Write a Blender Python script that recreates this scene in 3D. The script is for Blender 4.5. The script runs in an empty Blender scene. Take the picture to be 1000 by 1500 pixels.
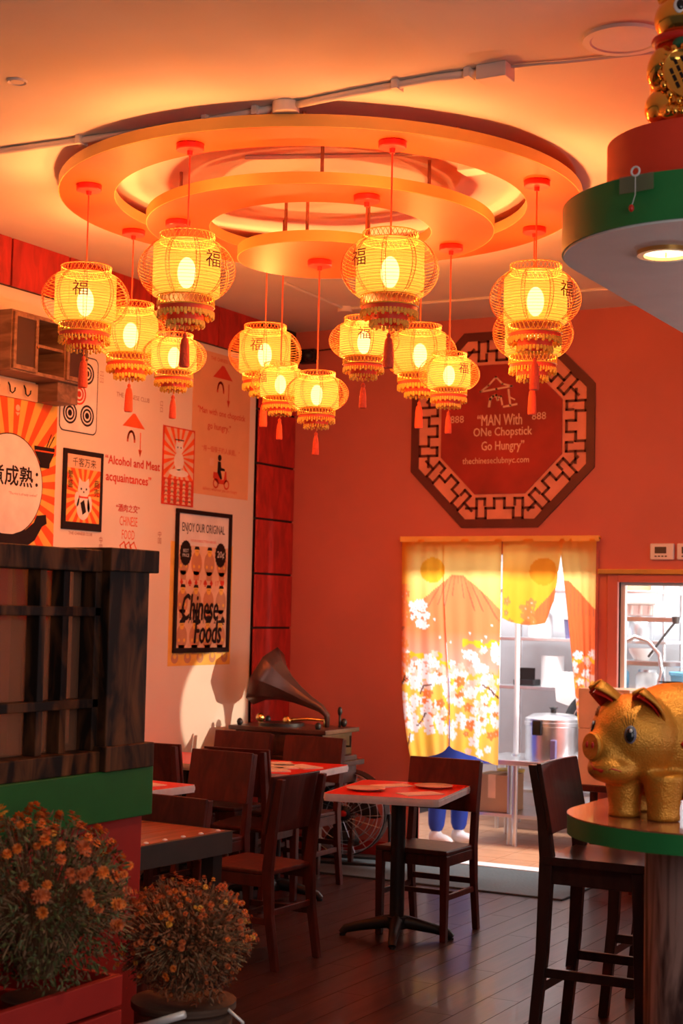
import bpy, math, random
import numpy as np
from mathutils import Matrix, Vector, Euler
R = math.radians
PI = math.pi
random.seed(7)
SC = bpy.context.scene
COL = SC.collection

# ------------------------------------------------------------ camera, world, light, exposure
cam = bpy.data.objects.new('camera', bpy.data.cameras.new('camera'))
COL.objects.link(cam)
cam.data.sensor_fit = 'VERTICAL'
cam.data.sensor_height = 36.0
cam.data.sensor_width = 24.0
cam.data.lens = 2273.4 * 36.0 / 1500.0
cam.data.clip_start = 0.05
cam.data.clip_end = 60
_p, _r, _y = 0.0647, 0.0213, 0.5041          # pitch, roll, heading to the left of the back wall's normal
_f = Vector((-math.sin(_y) * math.cos(_p), math.cos(_y) * math.cos(_p), math.sin(_p)))
_u0 = Vector((math.sin(_y) * math.sin(_p), -math.cos(_y) * math.sin(_p), math.cos(_p)))
_r0 = Vector((math.cos(_y), math.sin(_y), 0))
_rt = _r0 * math.cos(_r) + _u0 * math.sin(_r)
_up = -_r0 * math.sin(_r) + _u0 * math.cos(_r)
cam.matrix_world = Matrix(((_rt.x, _up.x, -_f.x, 0), (_rt.y, _up.y, -_f.y, 0), (_rt.z, _up.z, -_f.z, 1.67), (0, 0, 0, 1)))
cam.data.dof.use_dof = True
cam.data.dof.focus_distance = 6.7
cam.data.dof.aperture_fstop = 4.0
SC.camera = cam

w = bpy.data.worlds.new('world')
SC.world = w
w.use_nodes = True
w.node_tree.nodes['Background'].inputs[0].default_value = (0.60, 0.62, 0.85, 1)
w.node_tree.nodes['Background'].inputs[1].default_value = 0.05

SC.view_settings.view_transform = 'Standard'
SC.view_settings.look = 'None'
SC.view_settings.exposure = 0.0
SC.view_settings.gamma = 1.0
SC.view_settings.use_curve_mapping = False

LANTERN_W = 37.0
LANTERN_COL = (1.0, 0.325, 0.095)


def light(name, kind, loc, power, color, size=0.1, target=None, **kw):
    d = bpy.data.lights.new(name, kind)
    d.energy = power
    d.color = color
    o = bpy.data.objects.new(name, d)
    COL.objects.link(o)
    o.location = loc
    if kind == 'AREA':
        d.shape = 'RECTANGLE'
        d.size = size[0]
        d.size_y = size[1]
    else:
        d.shadow_soft_size = size
    if target is not None:
        o.rotation_euler = (Vector(target) - Vector(loc)).to_track_quat('-Z', 'Y').to_euler()
    for k, v in kw.items():
        setattr(d, k, v)
    return o


# kitchen tubes (ceiling of the kitchen) and an added fill light without a fixture
light('kitchen_tube_light', 'AREA', (-3.6, 10.9, 2.85), 180, (0.97, 0.98, 1.0), (2.6, 0.5), (-3.6, 10.9, 0))
light('kitchen_fill_light', 'POINT', (-2.35, 10.27, 1.45), 60, (1, 0.93, 0.85), 0.05)
# narrow spotlight by the back wall, right of the picture, that throws the horn's shadow on the left wall
light('wall_spotlight', 'SPOT', (-1.5, 9.38, 1.75), 620, (1, 0.80, 0.62), 0.02, (-5.746, 8.72, 1.02), spot_size=R(10.5), spot_blend=0.2)
# daylight of the shop front, to the right of and behind the camera
light('shopfront_daylight', 'AREA', (1.7, 1.4, 2.3), 52, (1.0, 0.90, 0.88), (2.6, 2.0), (-1.6, 5.0, 2.2))
light('side_window_daylight', 'AREA', (3.0, 6.3, 1.75), 40, (0.90, 0.85, 1.0), (3.4, 1.7), (-3.0, 6.6, 0.7))


# ------------------------------------------------------------ materials
def nodes(name):
    m = bpy.data.materials.new(name)
    m.use_nodes = True
    nt = m.node_tree
    return m, nt, nt.nodes['Principled BSDF']


def C4(c):
    return (c[0], c[1], c[2], 1)


def mat(name, c, rough=0.5, metal=0.0, var=0.12, scale=6.0, bump=0.0, bscale=60.0, coat=0.0, spec=0.5):
    m, nt, b = nodes(name)
    b.inputs['Roughness'].default_value = rough
    b.inputs['Metallic'].default_value = metal
    b.inputs['Coat Weight'].default_value = coat
    b.inputs['Specular IOR Level'].default_value = spec
    tc = nt.nodes.new('ShaderNodeTexCoord')
    nz = nt.nodes.new('ShaderNodeTexNoise')
    nz.inputs['Scale'].default_value = scale
    nz.inputs['Detail'].default_value = 4
    nt.links.new(tc.outputs['Object'], nz.inputs['Vector'])
    rp = nt.nodes.new('ShaderNodeValToRGB')
    rp.color_ramp.elements[0].position = 0.3
    rp.color_ramp.elements[1].position = 0.7
    rp.color_ramp.elements[0].color = C4([max(0, v * (1 - var)) for v in c])
    rp.color_ramp.elements[1].color = C4([min(1, v * (1 + var)) for v in c])
    nt.links.new(nz.outputs['Fac'], rp.inputs['Fac'])
    nt.links.new(rp.outputs['Color'], b.inputs['Base Color'])
    if bump:
        n2 = nt.nodes.new('ShaderNodeTexNoise')
        n2.inputs['Scale'].default_value = bscale
        n2.inputs['Detail'].default_value = 3
        nt.links.new(tc.outputs['Object'], n2.inputs['Vector'])
        bp = nt.nodes.new('ShaderNodeBump')
        bp.inputs['Strength'].default_value = bump
        bp.inputs['Distance'].default_value = 0.01
        nt.links.new(n2.outputs['Fac'], bp.inputs['Height'])
        nt.links.new(bp.outputs['Normal'], b.inputs['Normal'])
    return m


def wood(name, c1, c2, rough=0.4, stretch=(1, 1, 12), scale=4.0, bump=0.15, coat=0.0, lo=0.35, hi=0.65, spec=0.5):
    """grain along the axis with the smallest stretch factor"""
    m, nt, b = nodes(name)
    b.inputs['Roughness'].default_value = rough
    b.inputs['Specular IOR Level'].default_value = spec
    b.inputs['Coat Weight'].default_value = coat
    tc = nt.nodes.new('ShaderNodeTexCoord')
    mp = nt.nodes.new('ShaderNodeMapping')
    mp.inputs['Scale'].default_value = stretch
    nt.links.new(tc.outputs['Object'], mp.inputs['Vector'])
    nz = nt.nodes.new('ShaderNodeTexNoise')
    nz.inputs['Scale'].default_value = scale
    nz.inputs['Detail'].default_value = 6
    nz.inputs['Distortion'].default_value = 0.8
    nt.links.new(mp.outputs['Vector'], nz.inputs['Vector'])
    rp = nt.nodes.new('ShaderNodeValToRGB')
    rp.color_ramp.elements[0].position = lo
    rp.color_ramp.elements[1].position = hi
    rp.color_ramp.elements[0].color = C4(c1)
    rp.color_ramp.elements[1].color = C4(c2)
    nt.links.new(nz.outputs['Fac'], rp.inputs['Fac'])
    nt.links.new(rp.outputs['Color'], b.inputs['Base Color'])
    if bump:
        bp = nt.nodes.new('ShaderNodeBump')
        bp.inputs['Strength'].default_value = bump
        bp.inputs['Distance'].default_value = 0.004
        nt.links.new(nz.outputs['Fac'], bp.inputs['Height'])
        nt.links.new(bp.outputs['Normal'], b.inputs['Normal'])
    return m


def emit(name, c, s):
    m, nt, b = nodes(name)
    b.inputs['Base Color'].default_value = C4(c)
    b.inputs['Emission Color'].default_value = C4(c)
    b.inputs['Emission Strength'].default_value = s
    return m


def glass(name, tint=(0.95, 0.97, 0.97), gloss=0.08, rough=0.02, haze=0.0, hazecol=(0.5, 0.5, 0.5)):
    m = bpy.data.materials.new(name)
    m.use_nodes = True
    nt = m.node_tree
    nt.nodes.clear()
    out = nt.nodes.new('ShaderNodeOutputMaterial')
    t = nt.nodes.new('ShaderNodeBsdfTransparent')
    t.inputs[0].default_value = C4(tint)
    g = nt.nodes.new('ShaderNodeBsdfGlossy')
    g.inputs['Roughness'].default_value = rough
    mx = nt.nodes.new('ShaderNodeMixShader')
    mx.inputs[0].default_value = gloss
    nt.links.new(t.outputs[0], mx.inputs[1])
    nt.links.new(g.outputs[0], mx.inputs[2])
    last = mx
    if haze:
        d = nt.nodes.new('ShaderNodeBsdfDiffuse')
        nz = nt.nodes.new('ShaderNodeTexNoise')
        nz.inputs['Scale'].default_value = 5
        d.inputs[0].default_value = C4(hazecol)
        m2 = nt.nodes.new('ShaderNodeMixShader')
        m2.inputs[0].default_value = haze
        nt.links.new(mx.outputs[0], m2.inputs[1])
        nt.links.new(d.outputs[0], m2.inputs[2])
        last = m2
    nt.links.new(last.outputs[0], out.inputs[0])
    return m


def shade_material():
    m = bpy.data.materials.new('lantern_shade')
    m.use_nodes = True
    nt = m.node_tree
    nt.nodes.clear()
    out = nt.nodes.new('ShaderNodeOutputMaterial')
    tc = nt.nodes.new('ShaderNodeTexCoord')
    wv = nt.nodes.new('ShaderNodeTexWave')
    wv.bands_direction = 'Z'
    wv.inputs['Scale'].default_value = 30.0
    wv.inputs['Distortion'].default_value = 0.25
    nt.links.new(tc.outputs['Object'], wv.inputs['Vector'])
    rp = nt.nodes.new('ShaderNodeValToRGB')
    rp.color_ramp.elements[0].position = 0.02
    rp.color_ramp.elements[1].position = 0.45
    rp.color_ramp.elements[0].color = (0.55, 0.15, 0.006, 1)
    rp.color_ramp.elements[1].color = (1.0, 0.56, 0.028, 1)
    nt.links.new(wv.outputs['Fac'], rp.inputs['Fac'])
    em = nt.nodes.new('ShaderNodeEmission')
    em.inputs['Strength'].default_value = 0.80
    nt.links.new(rp.outputs['Color'], em.inputs['Color'])
    tr = nt.nodes.new('ShaderNodeBsdfTransparent')
    tr.inputs[0].default_value = (1, 0.88, 0.65, 1)
    mx = nt.nodes.new('ShaderNodeMixShader')
    mx.inputs[0].default_value = 0.36
    tl = nt.nodes.new('ShaderNodeBsdfTranslucent')
    tl.inputs[0].default_value = (0.050, 0.038, 0.018, 1)
    ad = nt.nodes.new('ShaderNodeAddShader')
    nt.links.new(em.outputs[0], ad.inputs[0])
    nt.links.new(tl.outputs[0], ad.inputs[1])
    nt.links.new(ad.outputs[0], mx.inputs[1])
    nt.links.new(tr.outputs[0], mx.inputs[2])
    nt.links.new(mx.outputs[0], out.inputs[0])
    return m


def attr_cloth(name, trans=0.6):
    m = bpy.data.materials.new(name)
    m.use_nodes = True
    nt = m.node_tree
    nt.nodes.clear()
    out = nt.nodes.new('ShaderNodeOutputMaterial')
    at = nt.nodes.new('ShaderNodeAttribute')
    at.attribute_name = 'print'
    d = nt.nodes.new('ShaderNodeBsdfDiffuse')
    t = nt.nodes.new('ShaderNodeBsdfTranslucent')
    nt.links.new(at.outputs['Color'], d.inputs['Color'])
    nt.links.new(at.outputs['Color'], t.inputs['Color'])
    mx = nt.nodes.new('ShaderNodeMixShader')
    mx.inputs[0].default_value = trans
    nt.links.new(d.outputs[0], mx.inputs[1])
    nt.links.new(t.outputs[0], mx.inputs[2])
    nt.links.new(mx.outputs[0], out.inputs[0])
    return m


def globe_material():
    m = bpy.data.materials.new('bulb_globe')
    m.use_nodes = True
    nt = m.node_tree
    nt.nodes.clear()
    out = nt.nodes.new('ShaderNodeOutputMaterial')
    e = nt.nodes.new('ShaderNodeEmission')
    e.inputs['Color'].default_value = (1.0, 0.66, 0.30, 1)
    e.inputs['Strength'].default_value = 4.0
    t = nt.nodes.new('ShaderNodeBsdfTransparent')
    a = nt.nodes.new('ShaderNodeAddShader')
    nt.links.new(e.outputs[0], a.inputs[0])
    nt.links.new(t.outputs[0], a.inputs[1])
    nt.links.new(a.outputs[0], out.inputs[0])
    return m


M = dict(
    ceiling=mat('ceiling_plaster', (0.80, 0.72, 0.62), 0.85, var=0.05, scale=1.5, bump=0.12, bscale=14),
    ring=mat('ring_paint', (0.70, 0.088, 0.009), 0.42, var=0.05, scale=5),
    ringedge=mat('ring_edge_paint', (0.80, 0.46, 0.10), 0.38, var=0.05, scale=5),
    wallpaper=mat('wall_paper', (0.85, 0.73, 0.57), 0.7, var=0.04, scale=2, bump=0.03),
    redwall=mat('red_wall_paint', (0.56, 0.150, 0.115), 0.6, var=0.06, scale=2, bump=0.08, bscale=30),
    redwood=wood('red_stained_wood', (0.33, 0.018, 0.012), (0.56, 0.03, 0.02), 0.55, (3, 3, 1), 5.0, 0.2),
    joint=mat('dark_joint', (0.02, 0.008, 0.006), 0.8),
    plank=wood('floor_wood', (0.028, 0.012, 0.010), (0.066, 0.029, 0.022), 0.30, (14, 1, 1), 2.2, 0.12, 0.1),
    chairwood=wood('chair_wood', (0.055, 0.0095, 0.006), (0.105, 0.018, 0.010), 0.44, (3, 3, 0.6), 6, 0.06, 0.0, 0.35, 0.65, 0.3),
    stoolwood=wood('stool_wood', (0.022, 0.009, 0.008), (0.045, 0.018, 0.015), 0.30, (3, 3, 0.6), 6, 0.06, 0.15),
    tablered=mat('table_red_laminate', (0.80, 0.030, 0.012), 0.42, var=0.03, spec=0.25),
    steel=mat('aluminium_edge', (0.86, 0.85, 0.82), 0.38, 0.25, var=0.08, scale=20),
    stainless=mat('stainless', (0.72, 0.73, 0.74), 0.28, 0.9, var=0.08, scale=12),
    black=mat('black_metal', (0.018, 0.015, 0.014), 0.45, 0.3),
    blackgloss=mat('black_gloss', (0.012, 0.011, 0.012), 0.2),
    plate=mat('plate_glaze', (0.86, 0.76, 0.62), 0.25, var=0.03),
    paper=mat('napkin_paper', (0.88, 0.80, 0.66), 0.8, var=0.05),
    burnt=wood('burnt_wood', (0.012, 0.007, 0.005), (0.24, 0.085, 0.028), 0.55, (4, 4, 1.0), 3.0, 0.35, 0.0, 0.44, 0.80, 0.2),
    green=mat('green_paint', (0.018, 0.135, 0.025), 0.4, var=0.12, scale=8),
    green2=mat('canopy_green_paint', (0.020, 0.21, 0.050), 0.4, var=0.08, scale=8),
    redpaint=mat('red_paint', (0.42, 0.018, 0.011), 0.5, var=0.08, scale=5),
    redpaint2=mat('drum_red_paint', (0.85, 0.055, 0.02), 0.45, var=0.06, scale=5),
    white=mat('white_paint', (0.80, 0.79, 0.77), 0.55, var=0.04),
    whiteplastic=mat('white_plastic', (0.82, 0.80, 0.76), 0.4, var=0.03),
    conduit=mat('painted_conduit', (0.78, 0.70, 0.62), 0.5, var=0.05),
    gold=mat('pig_gold', (0.70, 0.30, 0.035), 0.36, 0.55, var=0.10, scale=14, bump=0.35, bscale=190),
    catgold=mat('cat_gold', (0.95, 0.50, 0.09), 0.14, 0.95, var=0.05, scale=9),
    brass=mat('brass', (0.86, 0.52, 0.16), 0.22, 1.0),
    red=mat('red_gloss', (0.62, 0.02, 0.012), 0.35),
    oak=wood('oak_veneer', (0.07, 0.035, 0.030), (0.46, 0.28, 0.23), 0.5, (7, 7, 1.0), 2.6, 0.25, 0.0, 0.40, 0.60),
    bartop=wood('bar_top_wood', (0.22, 0.07, 0.03), (0.40, 0.15, 0.07), 0.2, (8, 1, 1), 2.5, 0.03, 0.4),
    gramo=wood('gramophone_wood', (0.045, 0.017, 0.012), (0.10, 0.035, 0.022), 0.35, (1, 6, 6), 4, 0.1, 0.15),
    horn=mat('horn_metal', (0.10, 0.045, 0.035), 0.30, 0.5, var=0.2, scale=8),
    tabletop_wood=wood('table_top_boards', (0.24, 0.065, 0.025), (0.44, 0.14, 0.05), 0.32, (9, 1, 1), 3, 0.1, 0.1),
    darkedge=mat('dark_iron', (0.07, 0.06, 0.055), 0.5, 0.4),
    cabwood=wood('cabinet_wood', (0.16, 0.085, 0.05), (0.32, 0.18, 0.11), 0.55, (1, 6, 6), 4, 0.15),
    cabdark=mat('cabinet_inside', (0.05, 0.02, 0.015), 0.5),
    cable=mat('lantern_cord', (0.75, 0.12, 0.04), 0.5),
    canopyred=mat('canopy_red', (0.80, 0.04, 0.025), 0.35),
    cage=mat('cage_wire', (0.72, 0.30, 0.05), 0.45, var=0.05),
    rib=mat('cage_rib', (0.45, 0.12, 0.025), 0.5),
    collar=mat('collar_bamboo', (0.85, 0.33, 0.06), 0.45),
    fringe=mat('yellow_fringe', (0.95, 0.62, 0.08), 0.5),
    fringered=mat('red_fringe', (0.78, 0.08, 0.03), 0.5),
    tassel=mat('tassel_thread', (0.85, 0.10, 0.035), 0.7, bump=0.5, bscale=120),
    ink=mat('black_ink', (0.022, 0.012, 0.012), 0.6, spec=0.12),
    inkred=mat('red_ink', (0.68, 0.06, 0.03), 0.6, spec=0.12),
    inkorange=mat('orange_ink', (0.90, 0.13, 0.03), 0.6, spec=0.12),
    inkyellow=mat('yellow_ink', (0.93, 0.52, 0.10), 0.6, spec=0.12),
    inkwhite=mat('white_ink', (0.88, 0.82, 0.72), 0.6, spec=0.12),
    inkpeach=mat('peach_ink', (0.85, 0.55, 0.34), 0.6, spec=0.12),
    inkbrown=mat('brown_ink', (0.42, 0.16, 0.09), 0.6, spec=0.12),
    orangesheet=mat('orange_sheet', (0.82, 0.43, 0.20), 0.65, var=0.04),
    darkred=mat('dark_red_paint', (0.11, 0.012, 0.012), 0.5),
    chalk=mat('red_chalkboard', (0.36, 0.016, 0.012), 0.55, var=0.35, scale=2.5),
    chalkline=mat('chalk', (0.85, 0.55, 0.36), 0.8),
    glass=glass('window_glass'),
    smoked=glass('partition_glass', (0.72, 0.60, 0.52), 0.18, 0.05, 0.50, (0.30, 0.135, 0.075)),
    kitchenwall=mat('kitchen_wall_panel', (0.62, 0.65, 0.68), 0.4, var=0.05),
    tile=mat('kitchen_tile', (0.46, 0.22, 0.11), 0.35, var=0.12, scale=7),
    mat_=mat('grey_mat', (0.065, 0.075, 0.075), 0.9, var=0.1, scale=60, bump=0.3),
    card=mat('cardboard', (0.50, 0.30, 0.16), 0.8, var=0.06),
    blue=mat('blue_cloth', (0.01, 0.05, 0.42), 0.7, var=0.15),
    purple=mat('purple_tub', (0.16, 0.14, 0.30), 0.5),
    skyblue=mat('blue_tub', (0.15, 0.50, 0.75), 0.5),
    yellow=mat('yellow_plastic', (0.75, 0.50, 0.05), 0.5),
    skin=mat('skin', (0.60, 0.36, 0.25), 0.5),
    hair=mat('hair', (0.02, 0.015, 0.012), 0.5),
    leaf=mat('leaf', (0.12, 0.125, 0.035), 0.6, var=0.45, scale=20),
    leaf2=mat('dry_leaf', (0.22, 0.11, 0.05), 0.7, var=0.5, scale=20),
    leaf3=mat('stem', (0.34, 0.21, 0.10), 0.7, var=0.4, scale=20),
    rustleaf=mat('rust_leaf', (0.30, 0.10, 0.035), 0.7, var=0.5, scale=20),
    petal=mat('petal_orange', (0.85, 0.20, 0.02), 0.6, var=0.3, scale=30),
    petal2=mat('petal_rust', (0.60, 0.13, 0.03), 0.6, var=0.3, scale=30),
    petal3=mat('petal_yellow', (0.78, 0.40, 0.05), 0.6, var=0.2, scale=30),
    basket=wood('basket', (0.05, 0.025, 0.015), (0.13, 0.07, 0.04), 0.6, (1, 1, 14), 5, 0.4),
    bulb=globe_material(),
    downlight=emit('downlight_lens', (1.0, 0.80, 0.45), 5.0),
    shade=shade_material(),
)


# ------------------------------------------------------------ mesh helpers
def rotm(rx=0, ry=0, rz=0):
    return Euler((rx, ry, rz)).to_matrix()


class MB:
    def __init__(s):
        s.v = []
        s.f = []

    def add(s, vs, fs):
        n = len(s.v)
        s.v += [tuple(v) for v in vs]
        s.f += [tuple(i + n for i in f) for f in fs]
        return s

    def box(s, x0, x1, y0, y1, z0, z1):
        return s.add([(x0, y0, z0), (x1, y0, z0), (x1, y1, z0), (x0, y1, z0), (x0, y0, z1), (x1, y0, z1), (x1, y1, z1), (x0, y1, z1)],
                     [(0, 3, 2, 1), (4, 5, 6, 7), (0, 1, 5, 4), (1, 2, 6, 5), (2, 3, 7, 6), (3, 0, 4, 7)])

    def beam(s, p, q, w, h, up=(0, 0, 1), w2=None, h2=None):
        p, q = Vector(p), Vector(q)
        d = (q - p).normalized()
        u = Vector(up)
        if abs(d.dot(u)) > 0.95:
            u = Vector((0, 1, 0))
        a = d.cross(u).normalized()
        b = a.cross(d).normalized()
        w2 = w2 or w
        h2 = h2 or h
        vs = []
        for c, ww, hh in ((p, w, h), (q, w2, h2)):
            for i, j in ((-1, -1), (1, -1), (1, 1), (-1, 1)):
                vs.append(c + a * (ww / 2 * i) + b * (hh / 2 * j))
        return s.add(vs, [(0, 1, 2, 3), (7, 6, 5, 4), (0, 4, 5, 1), (1, 5, 6, 2), (2, 6, 7, 3), (3, 7, 4, 0)])

    def tube(s, pts, rad, n=6, closed=False, caps=True):
        pts = [Vector(p) for p in pts]
        k = len(pts)
        rr = rad if isinstance(rad, (list, tuple)) else [rad] * k
        vs = []
        prev = None
        for i, p in enumerate(pts):
            if closed:
                d = pts[(i + 1) % k] - pts[i - 1]
            else:
                d = pts[min(i + 1, k - 1)] - pts[max(i - 1, 0)]
            d.normalize()
            if prev is None:
                u = Vector((0, 0, 1)) if abs(d.z) < 0.9 else Vector((1, 0, 0))
                a = d.cross(u).normalized()
            else:
                a = (prev - d * prev.dot(d)).normalized()
            prev = a
            b = d.cross(a)
            for j in range(n):
                t = 2 * PI * j / n
                vs.append(p + (a * math.cos(t) + b * math.sin(t)) * rr[i])
        fs = []
        for i in range(k if closed else k - 1):
            i2 = (i + 1) % k
            for j in range(n):
                j2 = (j + 1) % n
                fs.append((i * n + j, i * n + j2, i2 * n + j2, i2 * n + j))
        if caps and not closed:
            fs.append(tuple(range(n - 1, -1, -1)))
            fs.append(tuple((k - 1) * n + j for j in range(n)))
        return s.add(vs, fs)

    def ring(s, Rr, r, z, n=32, m=4, c=(0, 0)):
        return s.tube([(c[0] + Rr * math.cos(2 * PI * i / n), c[1] + Rr * math.sin(2 * PI * i / n), z) for i in range(n)], r, m, True)

    def lathe(s, prof, n=24, c=(0, 0, 0), a0=0.0):
        """prof: list of (r, z); r=0 ends close"""
        vs = []
        for r, z in prof:
            for j in range(n):
                t = a0 + 2 * PI * j / n
                vs.append((c[0] + r * math.cos(t), c[1] + r * math.sin(t), c[2] + z))
        fs = []
        for i in range(len(prof) - 1):
            for j in range(n):
                j2 = (j + 1) % n
                fs.append((i * n + j, i * n + j2, (i + 1) * n + j2, (i + 1) * n + j))
        if prof[0][0] > 1e-6:
            pass
        return s.add(vs, fs)

    def cyl(s, r, z0, z1, n=24, c=(0, 0), r2=None):
        r2 = r if r2 is None else r2
        vs = [(c[0] + r * math.cos(2 * PI * j / n), c[1] + r * math.sin(2 * PI * j / n), z0) for j in range(n)]
        vs += [(c[0] + r2 * math.cos(2 * PI * j / n), c[1] + r2 * math.sin(2 * PI * j / n), z1) for j in range(n)]
        fs = [(j, (j + 1) % n, n + (j + 1) % n, n + j) for j in range(n)]
        fs += [tuple(range(n - 1, -1, -1)), tuple(range(n, 2 * n))]
        return s.add(vs, fs)

    def prism(s, poly, z0, z1):
        n = len(poly)
        a = sum(poly[i][0] * poly[(i + 1) % n][1] - poly[(i + 1) % n][0] * poly[i][1] for i in range(n))
        if a < 0:
            poly = poly[::-1]
        vs = [(x, y, z0) for x, y in poly] + [(x, y, z1) for x, y in poly]
        fs = [(j, (j + 1) % n, n + (j + 1) % n, n + j) for j in range(n)]
        fs += [tuple(range(n - 1, -1, -1)), tuple(range(n, 2 * n))]
        return s.add(vs, fs)

    def annulus(s, r0, r1, z0, z1, n=64, c=(0, 0)):
        vs = []
        for r, z in ((r0, z0), (r1, z0), (r1, z1), (r0, z1)):
            for j in range(n):
                t = 2 * PI * j / n
                vs.append((c[0] + r * math.cos(t), c[1] + r * math.sin(t), z))
        fs = []
        for i in range(4):
            i2 = (i + 1) % 4
            for j in range(n):
                j2 = (j + 1) % n
                fs.append((i * n + j, i * n + j2, i2 * n + j2, i2 * n + j))
        return s.add(vs, fs)

    def ell(s, c, r, rot=None, n=20, m=12):
        vs = []
        rt = rot if rot is not None else Matrix.Identity(3)
        c = Vector(c)
        vs.append(c + rt @ Vector((0, 0, -r[2])))
        for i in range(1, m):
            p = -PI / 2 + PI * i / m
            for j in range(n):
                t = 2 * PI * j / n
                vs.append(c + rt @ Vector((r[0] * math.cos(p) * math.cos(t), r[1] * math.cos(p) * math.sin(t), r[2] * math.sin(p))))
        vs.append(c + rt @ Vector((0, 0, r[2])))
        fs = []
        for j in range(n):
            fs.append((0, 1 + (j + 1) % n, 1 + j))
        for i in range(m - 2):
            for j in range(n):
                a = 1 + i * n
                b = a + n
                fs.append((a + j, a + (j + 1) % n, b + (j + 1) % n, b + j))
        a = 1 + (m - 2) * n
        for j in range(n):
            fs.append((a + j, a + (j + 1) % n, len(vs) - 1))
        return s.add(vs, fs)

    def poly2(s, pts, w, z0, z1, closed=False):
        """flat stroke of width w along 2D points"""
        k = len(pts)
        for i in range(k if closed else k - 1):
            p = Vector(pts[i])
            q = Vector(pts[(i + 1) % k])
            d = (q - p)
            if d.length < 1e-6:
                continue
            d.normalize()
            nn = Vector((-d.y, d.x)) * (w / 2)
            p2 = p - d * (w / 2)
            q2 = q + d * (w / 2)
            s.prism([tuple(p2 + nn), tuple(p2 - nn), tuple(q2 - nn), tuple(q2 + nn)], z0, z1)
        return s

    def mesh(s, name, m):
        me = bpy.data.meshes.new(name)
        me.from_pydata(s.v, [], s.f)
        if m is not None:
            me.materials.append(m)
        me.update()
        return me

    def build(s, name, m, parent=None, smooth=None, bevel=0.0, segs=2):
        me = s.mesh(name, m)
        o = bpy.data.objects.new(name, me)
        COL.objects.link(o)
        if parent is not None:
            o.parent = parent
        if smooth is not None:
            for p in me.polygons:
                p.use_smooth = True
            if smooth > 0:
                me.set_sharp_from_angle(angle=R(smooth))
        if bevel:
            b = o.modifiers.new('edge', 'BEVEL')
            b.width = bevel
            b.segments = segs
            b.limit_method = 'ANGLE'
            b.angle_limit = R(50)
        return o


def sculpt(mb, name, m, parent, voxel, smooth=8):
    """melt overlapping volumes into one continuous surface"""
    o = mb.build('tmp', m)
    rm = o.modifiers.new('melt', 'REMESH')
    rm.mode = 'VOXEL'
    rm.voxel_size = voxel
    sm = o.modifiers.new('soft', 'SMOOTH')
    sm.factor = 0.6
    sm.iterations = smooth
    bpy.context.view_layer.update()
    me = bpy.data.meshes.new_from_object(o.evaluated_get(bpy.context.evaluated_depsgraph_get()))
    bpy.data.objects.remove(o)
    me.name = name
    for p in me.polygons:
        p.use_smooth = True
    r = bpy.data.objects.new(name, me)
    COL.objects.link(r)
    r.parent = parent
    return r


def tag(o, label, cat, group=None, kind=None):
    o['label'] = label
    o['category'] = cat
    if group:
        o['group'] = group
    if kind:
        o['kind'] = kind
    return o


def thing(name, label, cat, loc=(0, 0, 0), rz=0.0, group=None, matrix=None):
    o = bpy.data.objects.new(name, None)
    o.empty_display_size = 0.1
    COL.objects.link(o)
    if matrix is not None:
        o.matrix_world = matrix
    else:
        o.location = loc
        o.rotation_euler = (0, 0, rz)
    return tag(o, label, cat, group)


def struct(o, label, kind='structure'):
    o['kind'] = kind
    o['label'] = label
    return o


def dup(root, loc, rz, label, group=None):
    r = root.copy()
    COL.objects.link(r)
    r.location = loc
    r.rotation_euler = (0, 0, rz)
    r['label'] = label
    if group:
        r['group'] = group
    for ch in list(root.children):
        c = ch.copy()
        COL.objects.link(c)
        c.parent = r
        for g in ch.children:
            d = g.copy()
            COL.objects.link(d)
            d.parent = c
    return r


def on_left(y, z, x=-5.746):      # local x = along the left wall, local y = up, local z = out of the wall
    return Matrix(((0, 0, 1, x), (1, 0, 0, y), (0, 1, 0, z), (0, 0, 0, 1)))


def on_back(x, z, y=9.64):
    return Matrix(((1, 0, 0, x), (0, 0, -1, y), (0, 1, 0, z), (0, 0, 0, 1)))


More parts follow.
